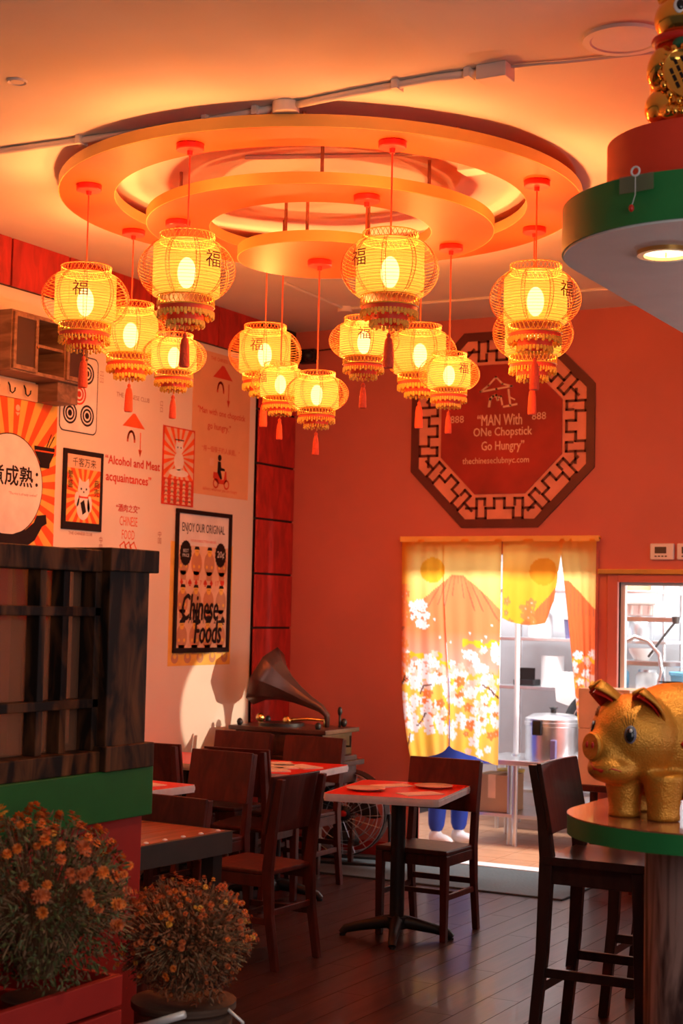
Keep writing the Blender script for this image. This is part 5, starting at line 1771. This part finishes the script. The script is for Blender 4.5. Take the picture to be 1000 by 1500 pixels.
def mum(loc, rad, hgt, label, nb, seed, weights, leafm, lowcut=-0.95, bs=1.0, zmin=-0.25, nst=500, drop=0.0):
    rnd = random.Random(seed)
    t = thing('potted_mum', label, 'plant', loc, group='potted chrysanthemums')
    lf, lf2, stm = MB(), MB(), MB()

    def bump(d):
        return 1.0 + 0.07 * math.sin(5 * d.x + 3 * d.z + seed) + 0.06 * math.sin(7 * d.y - 4 * d.z + 2 * seed)

    def sample(lo):
        z = rnd.uniform(lo, 1)
        a = rnd.uniform(0, 2 * PI)
        q = math.sqrt(max(0, 1 - z * z))
        return Vector((q * math.cos(a), q * math.sin(a), z))
    for i in range(5200):
        d = sample(lowcut)
        k = (rnd.uniform(0.35, 1.0) ** 0.5) * bump(d)
        p = Vector((d.x * rad * k, d.y * rad * k, hgt + d.z * rad * 0.92 * k))
        s = rnd.uniform(0.006, 0.015)
        u = (d * 0.8 + Vector((rnd.uniform(-1, 1), rnd.uniform(-1, 1), rnd.uniform(-1, 1)))).normalized()
        v = u.cross(d + Vector((0.01, 0.02, rnd.uniform(-.5, .5)))).normalized()
        w_ = u.cross(v) * s * 0.25
        (lf if rnd.random() < 0.68 else lf2).add([p - u * s, p + v * s * 0.40 + w_, p + u * s, p - v * s * 0.40 + w_], [(0, 1, 2, 3)])
    for i in range(nst):
        d = sample(-0.45)
        k = bump(d) * rnd.uniform(0.9, 1.04)
        p = Vector((d.x * rad * k, d.y * rad * k, hgt + d.z * rad * 0.92 * k))
        stm.tube([(d.x * 0.05, d.y * 0.05, hgt - rad * 0.75), (p.x * 0.6, p.y * 0.6, hgt + (p.z - hgt) * 0.35), tuple(p)], 0.0016, 3, caps=False)
    lf.build('foliage', leafm, t)['kind'] = 'stuff'
    lf2.build('dry_foliage', M['leaf2'], t)['kind'] = 'stuff'
    stm.build('stems', M['leaf3'], t)['kind'] = 'stuff'
    for i in range(nb):
        while True:
            d = sample(zmin)
            if rnd.random() < 0.25 + 0.75 * max(0, d.z):
                break
        k = rnd.uniform(0.94, 1.07) * bump(d)
        o = bpy.data.objects.new('bloom', rnd.choices(BL, weights)[0])
        COL.objects.link(o)
        o.parent = t
        o.location = (d.x * rad * k, d.y * rad * k, hgt + d.z * rad * 0.92 * k)
        o.rotation_euler = (d + Vector((rnd.uniform(-.5, .5), rnd.uniform(-.5, .5), 0.2))).to_track_quat('Z', 'Y').to_euler()
        q = rnd.uniform(0.6, 1.2) * bs
        o.scale = (q, q, q)
    return t


# red plank planter that carries the bigger plant
t = thing('plank_planter', 'low red plank planter in front of the partition base', 'planter', (-2.95, 3.35, 0))
for i, (z0, z1) in enumerate(((0.02, 0.17), (0.18, 0.335), (0.345, 0.50), (0.512, 0.60))):
    MB().box(0.16, 0.185, -0.9, 0.40, z0, z1).build('plank', M['redpaint'], t, bevel=0.003)
    MB().box(-0.26, 0.16, 0.375, 0.40, z0, z1).build('plank', M['redpaint'], t, bevel=0.003)
MB().box(-0.26, 0.16, -0.9, 0.375, 0.0, 0.45).build('box_core', M['redpaint'], t)
p1 = mum((-2.935, 3.57, 0.455), 0.275, 0.36, 'bigger potted mum with orange blooms at the left edge', 150, 1, (5, 5, 0.5), M['leaf'], bs=1.0)
MB().lathe([(0, 0), (0.08, 0), (0.10, 0.09), (0.105, 0.095), (0.09, 0.10), (0, 0.09)], 24).build('pot', M['basket'], p1, smooth=40)
p2 = mum((-2.80, 4.12, 0), 0.205, 0.63, 'smaller rust coloured potted mum in a handled basket', 240, 2, (2, 7, 0.5), M['rustleaf'], bs=0.55, nst=700, zmin=-0.5)
MB().lathe([(0, 0), (0.13, 0), (0.15, 0.2), (0.155, 0.42), (0.165, 0.43), (0.165, 0.45), (0.14, 0.45), (0, 0.43)], 28).build('basket', M['basket'], p2, smooth=40)
MB().tube([(0.165, 0.0, 0.44), (0.20, 0.03, 0.40), (0.185, 0.05, 0.27), (0.13, 0.06, 0.22), (0.165, 0.02, 0.34)], 0.006, 6).build('handle', M['steel'], p2, smooth=0)
MB().tube([(-0.12, -0.165, 0.37), (0.0, -0.19, 0.41), (0.12, -0.17, 0.455)], 0.012, 8).build('handle', M['steel'], p2, smooth=0)

# ============================================================ BAR
def stadium(cx, y0, r, y1, n=40):
    p = [(cx + r * math.cos(PI + PI * i / n), y0 + r * math.sin(PI + PI * i / n)) for i in range(n + 1)]
    return p + [(cx + r, y1), (cx - r, y1)]


BX, BY = -1.33, 4.74
t = thing('bar_counter', 'tall bar counter with green edge and oak pedestal carrying the gold pig', 'bar counter', (0, 0, 0))
MB().prism(stadium(BX, BY, 0.412, 7.4), 1.008, 1.066).build('edge_board', M['green2'], t, smooth=30)
MB().prism(stadium(BX, BY, 0.412, 7.4), 1.066, 1.070).build('counter_top', M['bartop'], t, smooth=30)
MB().prism(stadium(BX, BY + 0.05, 0.19, 7.3), 0.0, 1.008).build('pedestal', M['oak'], t, smooth=30)

t = thing('bar_canopy', 'hanging canopy over the bar with green rim, red drum and red column', 'canopy', (0, 0, 0))
MB().prism(stadium(-1.31, BY, 0.468, 7.4), 2.812, 2.955).build('green_rim', M['green2'], t, smooth=30)
MB().prism(stadium(-1.31, BY, 0.462, 7.39), 2.805, 2.812).build('underside', M['white'], t, smooth=30)
MB().prism(stadium(-1.32, BY, 0.320, 7.4), 2.955, 3.155).build('red_drum', M['redpaint2'], t, smooth=30)
MB().prism(stadium(-1.16, 5.08, 0.222, 7.3), 3.155, 3.70).build('column', M['redpaint2'], t, smooth=30)
t = thing('downlight', 'lit round recessed downlight under the bar canopy', 'lamp', (-1.423, 4.618, 2.805))
MB().annulus(0.068, 0.088, -0.014, 0.0, 40).build('trim_ring', M['brass'], t, smooth=40)
MB().cyl(0.068, -0.004, -0.002, 32).build('lens', M['downlight'], t)
MB().cyl(0.004, -0.018, -0.004, 8).build('pin', M['brass'], t)
light('downlight_beam', 'SPOT', (-1.423, 4.618, 2.775), 40, (1, 0.76, 0.50), 0.05, (-1.423, 4.618, 0), spot_size=R(120), spot_blend=0.6)
# taped hook with a bead
t = thing('taped_hook', 'clear taped hook with a dangling red bead on the green canopy rim', 'hook', (-1.40, 4.272, 2.93), R(-10))
MB().box(-0.055, 0.055, -0.012, -0.010, -0.03, 0.02).build('tape', glass('tape', (0.85, 0.9, 0.85), 0.25, 0.3), t)
b = MB().tube([(0.013 * math.cos(2 * PI * i / 20), -0.018, 0.028 + 0.013 * math.sin(2 * PI * i / 20)) for i in range(20)], 0.003, 6, True)
b.build('hook_ring', M['white'], t)
MB().tube([(0, -0.018, 0.015), (0, -0.018, -0.04), (-0.01, -0.018, -0.07)], 0.001, 4).build('thread', M['white'], t)
MB().ell((-0.012, -0.018, -0.078), (0.008, 0.008, 0.011)).build('bead', M['red'], t, smooth=0)

# ------------------------------------------------------------ gold lucky cat on the drum
YAW = 0.5041
t = thing('lucky_cat_figurine', 'glossy gold beckoning cat figurine with red collar on the red drum', 'figurine', (-1.345, 4.566, 3.155), YAW)
b = MB()
b.ell((0, 0.0, 0.13), (0.115, 0.10, 0.135)).ell((0, 0.0, 0.22), (0.10, 0.085, 0.10))
b.ell((0, -0.01, 0.345), (0.105, 0.088, 0.085))
for sx in (-1, 1):
    b.ell((sx * 0.085, -0.05, 0.055), (0.055, 0.065, 0.058))
    b.ell((sx * 0.068, -0.105, 0.022), (0.038, 0.042, 0.026))
    b.ell((sx * 0.07, 0.0, 0.425), (0.030, 0.018, 0.050), rotm(0, sx * 0.35, 0))
b.ell((-0.095, -0.045, 0.185), (0.036, 0.05, 0.062), rotm(0.3, 0.25, 0)).ell((-0.055, -0.088, 0.195), (0.038, 0.030, 0.028))
b.ell((0.11, -0.01, 0.30), (0.032, 0.035, 0.09), rotm(0, 0.15, 0)).ell((0.12, -0.02, 0.395), (0.036, 0.036, 0.036))
sculpt(b, 'body', M['catgold'], t, 0.008, 4)
MB().tube([(0.098 * math.cos(a), 0.078 * math.sin(a) - 0.008, 0.276) for a in [2 * PI * i / 32 for i in range(32)]], 0.013, 8, True).build('collar', M['red'], t, smooth=0)
MB().ell((0.0, -0.075, 0.245), (0.062, 0.022, 0.032)).build('bib', mat('bib_green', (0.02, 0.13, 0.06), 0.3), t, smooth=0)
# koban plate: tilted oval with raised rim and dark bars
kb = MB()
o = kb.lathe([(0, 0.010), (0.060, 0.010), (0.072, 0.016), (0.078, 0.010), (0.076, -0.004), (0, -0.004)], 28).build('coin', M['catgold'], t, smooth=30)
rot_ = Matrix.Translation((-0.028, -0.116, 0.135)) @ Matrix.Rotation(R(-14), 4, 'Z') @ Matrix.Rotation(R(82), 4, 'X') @ Matrix.Rotation(R(22), 4, 'Z') @ Matrix.Diagonal((0.85, 1.15, 1, 1))
o.matrix_local = rot_
b = MB()
for i in range(4):
    for j in range(5):
        if abs(i - 1.5) + abs(j - 2) * 0.7 > 2.4:
            continue
        b.box(-0.046 + 0.025 * i, -0.036 + 0.025 * i, -0.048 + 0.021 * j, -0.032 + 0.021 * j, 0.010, 0.0125)
o = b.build('coin_bars', M['ink'], t)
o.matrix_local = rot_
b = MB()
for j in range(16):
    a = 2 * PI * j / 16
    b.ell((0.083 * math.cos(a), 0.083 * math.sin(a), 0.002), (0.012, 0.012, 0.010), None, 8, 6)
o = b.build('coin_ruffle', M['catgold'], t, smooth=0)
o.matrix_local = rot_
for sx in (-0.042, 0.042):
    e = MB().ell((sx, -0.086, 0.36), (0.020, 0.010, 0.024)).build('eye', M['white'], t, smooth=0)
    MB().ell((sx, -0.095, 0.36), (0.012, 0.006, 0.016)).build('pupil', M['blackgloss'], e, smooth=0)
MB().ell((0, -0.098, 0.335), (0.011, 0.008, 0.008)).build('nose', M['red'], t, smooth=0)
MB().tube([(-0.03, -0.093, 0.316), (-0.014, -0.098, 0.308), (0, -0.099, 0.318), (0.014, -0.098, 0.308), (0.03, -0.093, 0.316)], 0.003, 6).build('mouth', M['red'], t)
for sx in (-1, 1):
    MB().ell((sx * 0.07, -0.012, 0.43), (0.016, 0.010, 0.032), rotm(0, sx * 0.35, 0)).build('inner_ear', M['red'], t, smooth=0)
    b = MB()
    for q in range(3):
        b.ell((sx * 0.068 + (q - 1) * 0.022, -0.145, 0.018), (0.010, 0.012, 0.014), None, 8, 6)
    b.build('toes', M['catgold'], t, smooth=0)

# ------------------------------------------------------------ gold pig on the bar
t = thing('gold_pig', 'big gold piggy bank with painted eyes and red inner ears on the bar', 'piggy bank', (-1.472, 4.669, 1.07), YAW)
b = MB()
b.ell((0.09, 0.05, 0.225), (0.20, 0.185, 0.183))
b.ell((-0.062, -0.045, 0.245), (0.135, 0.140, 0.130), rotm(0, 0, 0.45))
b.ell((-0.140, -0.085, 0.200), (0.068, 0.075, 0.065))
b.tube([(-0.13, -0.075, 0.217), (-0.196, -0.110, 0.216)], [0.060, 0.041], 24)
b.ell((-0.135, -0.100, 0.150), (0.080, 0.085, 0.046))
for x, y in ((-0.085, -0.02), (0.015, -0.11), (0.16, -0.05), (-0.02, 0.13), (0.19, 0.14)):
    b.tube([(x, y, 0.0), (x, y, 0.03), (x, y, 0.14)], [0.052, 0.048, 0.066], 24)
sculpt(b, 'body', M['gold'], t, 0.009, 7)


def ear(px, py, pz, rz, tilt, k=1.0):
    """leaf shaped ear folded forward, hollow side red"""
    vs, nu_, nv_ = [], 11, 10
    for i in range(nv_):
        v_ = i / (nv_ - 1)
        w_ = 0.052 * k * math.sin(PI * (0.27 + 0.70 * v_)) ** 0.65
        for j in range(nu_):
            u_ = -1 + 2 * j / (nu_ - 1)
            vs.append((u_ * w_, 0.034 * k * (1 - u_ * u_) - 0.028 * v_ * v_ - 0.02, 0.112 * k * v_))
    fs = [(i * nu_ + j, i * nu_ + j + 1, (i + 1) * nu_ + j + 1, (i + 1) * nu_ + j) for i in range(nv_ - 1) for j in range(nu_ - 1)]
    mtx = Matrix.Translation((px, py, pz)) @ Matrix.Rotation(rz, 4, 'Z') @ Matrix.Rotation(tilt, 4, 'X')
    o = MB().add([(x, y + 0.004, z) for x, y, z in vs], fs).build('ear', M['gold'], t, smooth=0)
    o.matrix_local = mtx
    o.modifiers.new('thick', 'SOLIDIFY').thickness = 0.007
    MB().add([(x * 0.90, y - 0.005, z * 0.93 + 0.003) for x, y, z in vs], fs).build('inner_ear', M['red'], o, smooth=0)
    return o


ear(-0.092, -0.005, 0.315, R(-66), R(38), 1.1)
ear(-0.004, -0.100, 0.300, R(-58), R(26), 0.95)
# snout disc
sn = Matrix.Translation((-0.200, -0.112, 0.216)) @ Vector((-0.88, -0.47, 0.05)).to_track_quat('Z', 'Y').to_matrix().to_4x4()
o = MB().lathe([(0.040, -0.012), (0.043, 0.002), (0.039, 0.008), (0, 0.010)], 28).build('snout', M['gold'], t, smooth=40)
o.matrix_local = sn
for sx in (-0.014, 0.014):
    q = MB().ell((sx, 0.004, 0.010), (0.006, 0.010, 0.004)).build('nostril', M['red'], o, smooth=0)
for p, nrm, sc in (((-0.098, -0.176, 0.258), (-0.42, -0.88, 0.15), 0.85), ((-0.182, -0.062, 0.272), (-0.93, -0.10, 0.2), 0.8)):
    mtx = Matrix.Translation(p) @ Vector(nrm).to_track_quat('Z', 'Y').to_matrix().to_4x4()
    o = MB().ell((0, 0, 0), (0.022 * sc, 0.032 * sc, 0.010)).build('eye', mat('eye_rim', (0.16, 0.17, 0.24), 0.25), t, smooth=0)
    o.matrix_local = mtx
    MB().ell((0, -0.002, 0.004), (0.017 * sc, 0.026 * sc, 0.009)).build('pupil', M['blackgloss'], o, smooth=0)
    MB().ell((0.004, 0.010, 0.012), (0.005, 0.006, 0.003), None, 8, 6).build('glint', M['white'], o, smooth=0)
    b = MB()
    for q in range(5):
        a = R(75 + 15 * q)
        b.tube([(0.020 * math.cos(a), 0.028 * math.sin(a), 0.004), (0.042 * math.cos(a), 0.064 * math.sin(a), 0.002)], 0.0008, 4)
    b.build('eyelashes', M['ink'], o)
MB().tube([(-0.204, -0.118, 0.168), (-0.196, -0.140, 0.152), (-0.178, -0.160, 0.148), (-0.150, -0.178, 0.156), (-0.125, -0.188, 0.150)], [0.003, 0.007, 0.008, 0.003, 0.001], 8).build('mouth', M['red'], t, smooth=0)
# painted wing
b = MB()
for i in range(5):
    z = 0.30 - 0.036 * i
    b.ell((0.112 + 0.010 * abs(i - 2), -0.128 + 0.0 * i, z), (0.055, 0.014, 0.020), rotm(0, R(-18 + 10 * i), R(8)))
sculpt(b, 'wing', M['red'], t, 0.006, 3)
MB().box(0.03, 0.10, 0.045, 0.052, 0.404, 0.408).build('coin_slot', M['ink'], t)


# ------------------------------------------------------------ bar stools
def make_stool(label):
    t = thing('bar_stool', label, 'stool', group='bar stools')
    sw = M['stoolwood']
    vs = []
    n = 9
    for z in (0, 1):
        for j in range(n):
            for i in range(n):
                x = -0.205 + 0.41 * i / (n - 1)
                y = -0.20 + 0.40 * j / (n - 1)
                dish = 0.014 * math.sin(PI * i / (n - 1)) * math.sin(PI * j / (n - 1))
                vs.append((x, y, 0.735 if z == 0 else 0.765 - dish))
    fs = []
    L = lambda z, j, i: z * n * n + j * n + i
    for j in range(n - 1):
        for i in range(n - 1):
            fs.append((L(1, j, i), L(1, j, i + 1), L(1, j + 1, i + 1), L(1, j + 1, i)))
            fs.append((L(0, j, i), L(0, j + 1, i), L(0, j + 1, i + 1), L(0, j, i + 1)))
        fs += [(L(0, 0, j), L(0, 0, j + 1), L(1, 0, j + 1), L(1, 0, j)), (L(0, n - 1, j + 1), L(0, n - 1, j), L(1, n - 1, j), L(1, n - 1, j + 1))]
        fs += [(L(0, j + 1, 0), L(0, j, 0), L(1, j, 0), L(1, j + 1, 0)), (L(0, j, n - 1), L(0, j + 1, n - 1), L(1, j + 1, n - 1), L(1, j, n - 1))]
    MB().add(vs, fs).build('seat', sw, t, smooth=35)
    for sx in (-1, 1):
        MB().beam((sx * 0.19, -0.185, 0), (sx * 0.178, -0.165, 0.735), 0.036, 0.036, (0, 1, 0), 0.045, 0.045).build('leg', sw, t, bevel=0.004)
        prof = [(0.245, 0.0, 0.040), (0.205, 0.40, 0.046), (0.190, 0.76, 0.055), (0.205, 0.90, 0.046), (0.250, 1.105, 0.034)]
        vs = []
        for y, z, d in prof:
            for a, c_ in ((-1, -1), (1, -1), (1, 1), (-1, 1)):
                vs.append((sx * 0.185 + a * 0.018, y + c_ * d / 2, z))
        fs = [(0, 3, 2, 1), (16, 17, 18, 19)]
        for i in range(4):
            for j in range(4):
                fs.append((i * 4 + j, i * 4 + (j + 1) % 4, (i + 1) * 4 + (j + 1) % 4, (i + 1) * 4 + j))
        MB().add(vs, fs).build('leg', sw, t, bevel=0.004)
        MB().beam((sx * 0.182, -0.18, 0.33), (sx * 0.185, 0.21, 0.33), 0.02, 0.036).build('stretcher', sw, t, bevel=0.003)
        MB().beam((sx * 0.182, -0.15, 0.70), (sx * 0.182, 0.175, 0.70), 0.022, 0.075).build('apron', sw, t, bevel=0.003)
    for y, z in ((-0.18, 0.24), (0.215, 0.27)):
        MB().beam((-0.18, y, z), (0.18, y, z), 0.02, 0.036).build('stretcher', sw, t, bevel=0.003)
    MB().beam((-0.165, -0.165, 0.70), (0.165, -0.165, 0.70), 0.022, 0.075).build('apron', sw, t, bevel=0.003)
    MB().beam((-0.165, 0.19, 0.70), (0.165, 0.19, 0.70), 0.022, 0.075).build('apron', sw, t, bevel=0.003)
    nx = 11
    vs = []
    for side in (0, 1):
        for (z, y) in ((0.850, 0.180), (1.112, 0.230)):
            for i in range(nx):
                x = -0.208 + 0.416 * i / (nx - 1)
                cv_ = 0.014 * (1 - (x / 0.208) ** 2)
                vs.append((x, y + cv_ - (0.018 if side == 0 else 0.0), z))
    fs = []
    L = lambda s, r_, i: s * 2 * nx + r_ * nx + i
    for i in range(nx - 1):
        fs.append((L(0, 0, i), L(0, 0, i + 1), L(0, 1, i + 1), L(0, 1, i)))
        fs.append((L(1, 0, i + 1), L(1, 0, i), L(1, 1, i), L(1, 1, i + 1)))
        fs.append((L(0, 1, i), L(0, 1, i + 1), L(1, 1, i + 1), L(1, 1, i)))
        fs.append((L(0, 0, i + 1), L(0, 0, i), L(1, 0, i), L(1, 0, i + 1)))
    for i in (0, nx - 1):
        q = (L(0, 0, i), L(0, 1, i), L(1, 1, i), L(1, 0, i))
        fs.append(q if i == 0 else q[::-1])
    MB().add(vs, fs).build('backrest', sw, t, bevel=0.003)
    return t


st = make_stool('dark wooden bar stool nearest, its tall back beside the gold pig')
st.location = (-1.985, 5.80, 0)
st.rotation_euler = (0, 0, R(91))
dup(st, (-1.965, 6.56, 0), R(91), 'dark wooden bar stool behind the nearest one, mostly legs showing', 'bar stools')

# prints and trims too small to pick apart stay one part each
for o in COL.objects:
    if o.name.split('.')[0] in ('men_print', 'face_print', 'hat_print', 'circle_print', 'pattern', 'coin_ruffle', 'coin_bars', 'buttons', 'barcode', 'carved_panels', 'drawing', 'cat_marks', 'toes', 'eyelashes', 'fringe', 'eyes', 'bowl_print', 'scooter_print', 'rider_print', 'emblem', 'cat_print'):
        o['kind'] = 'stuff'
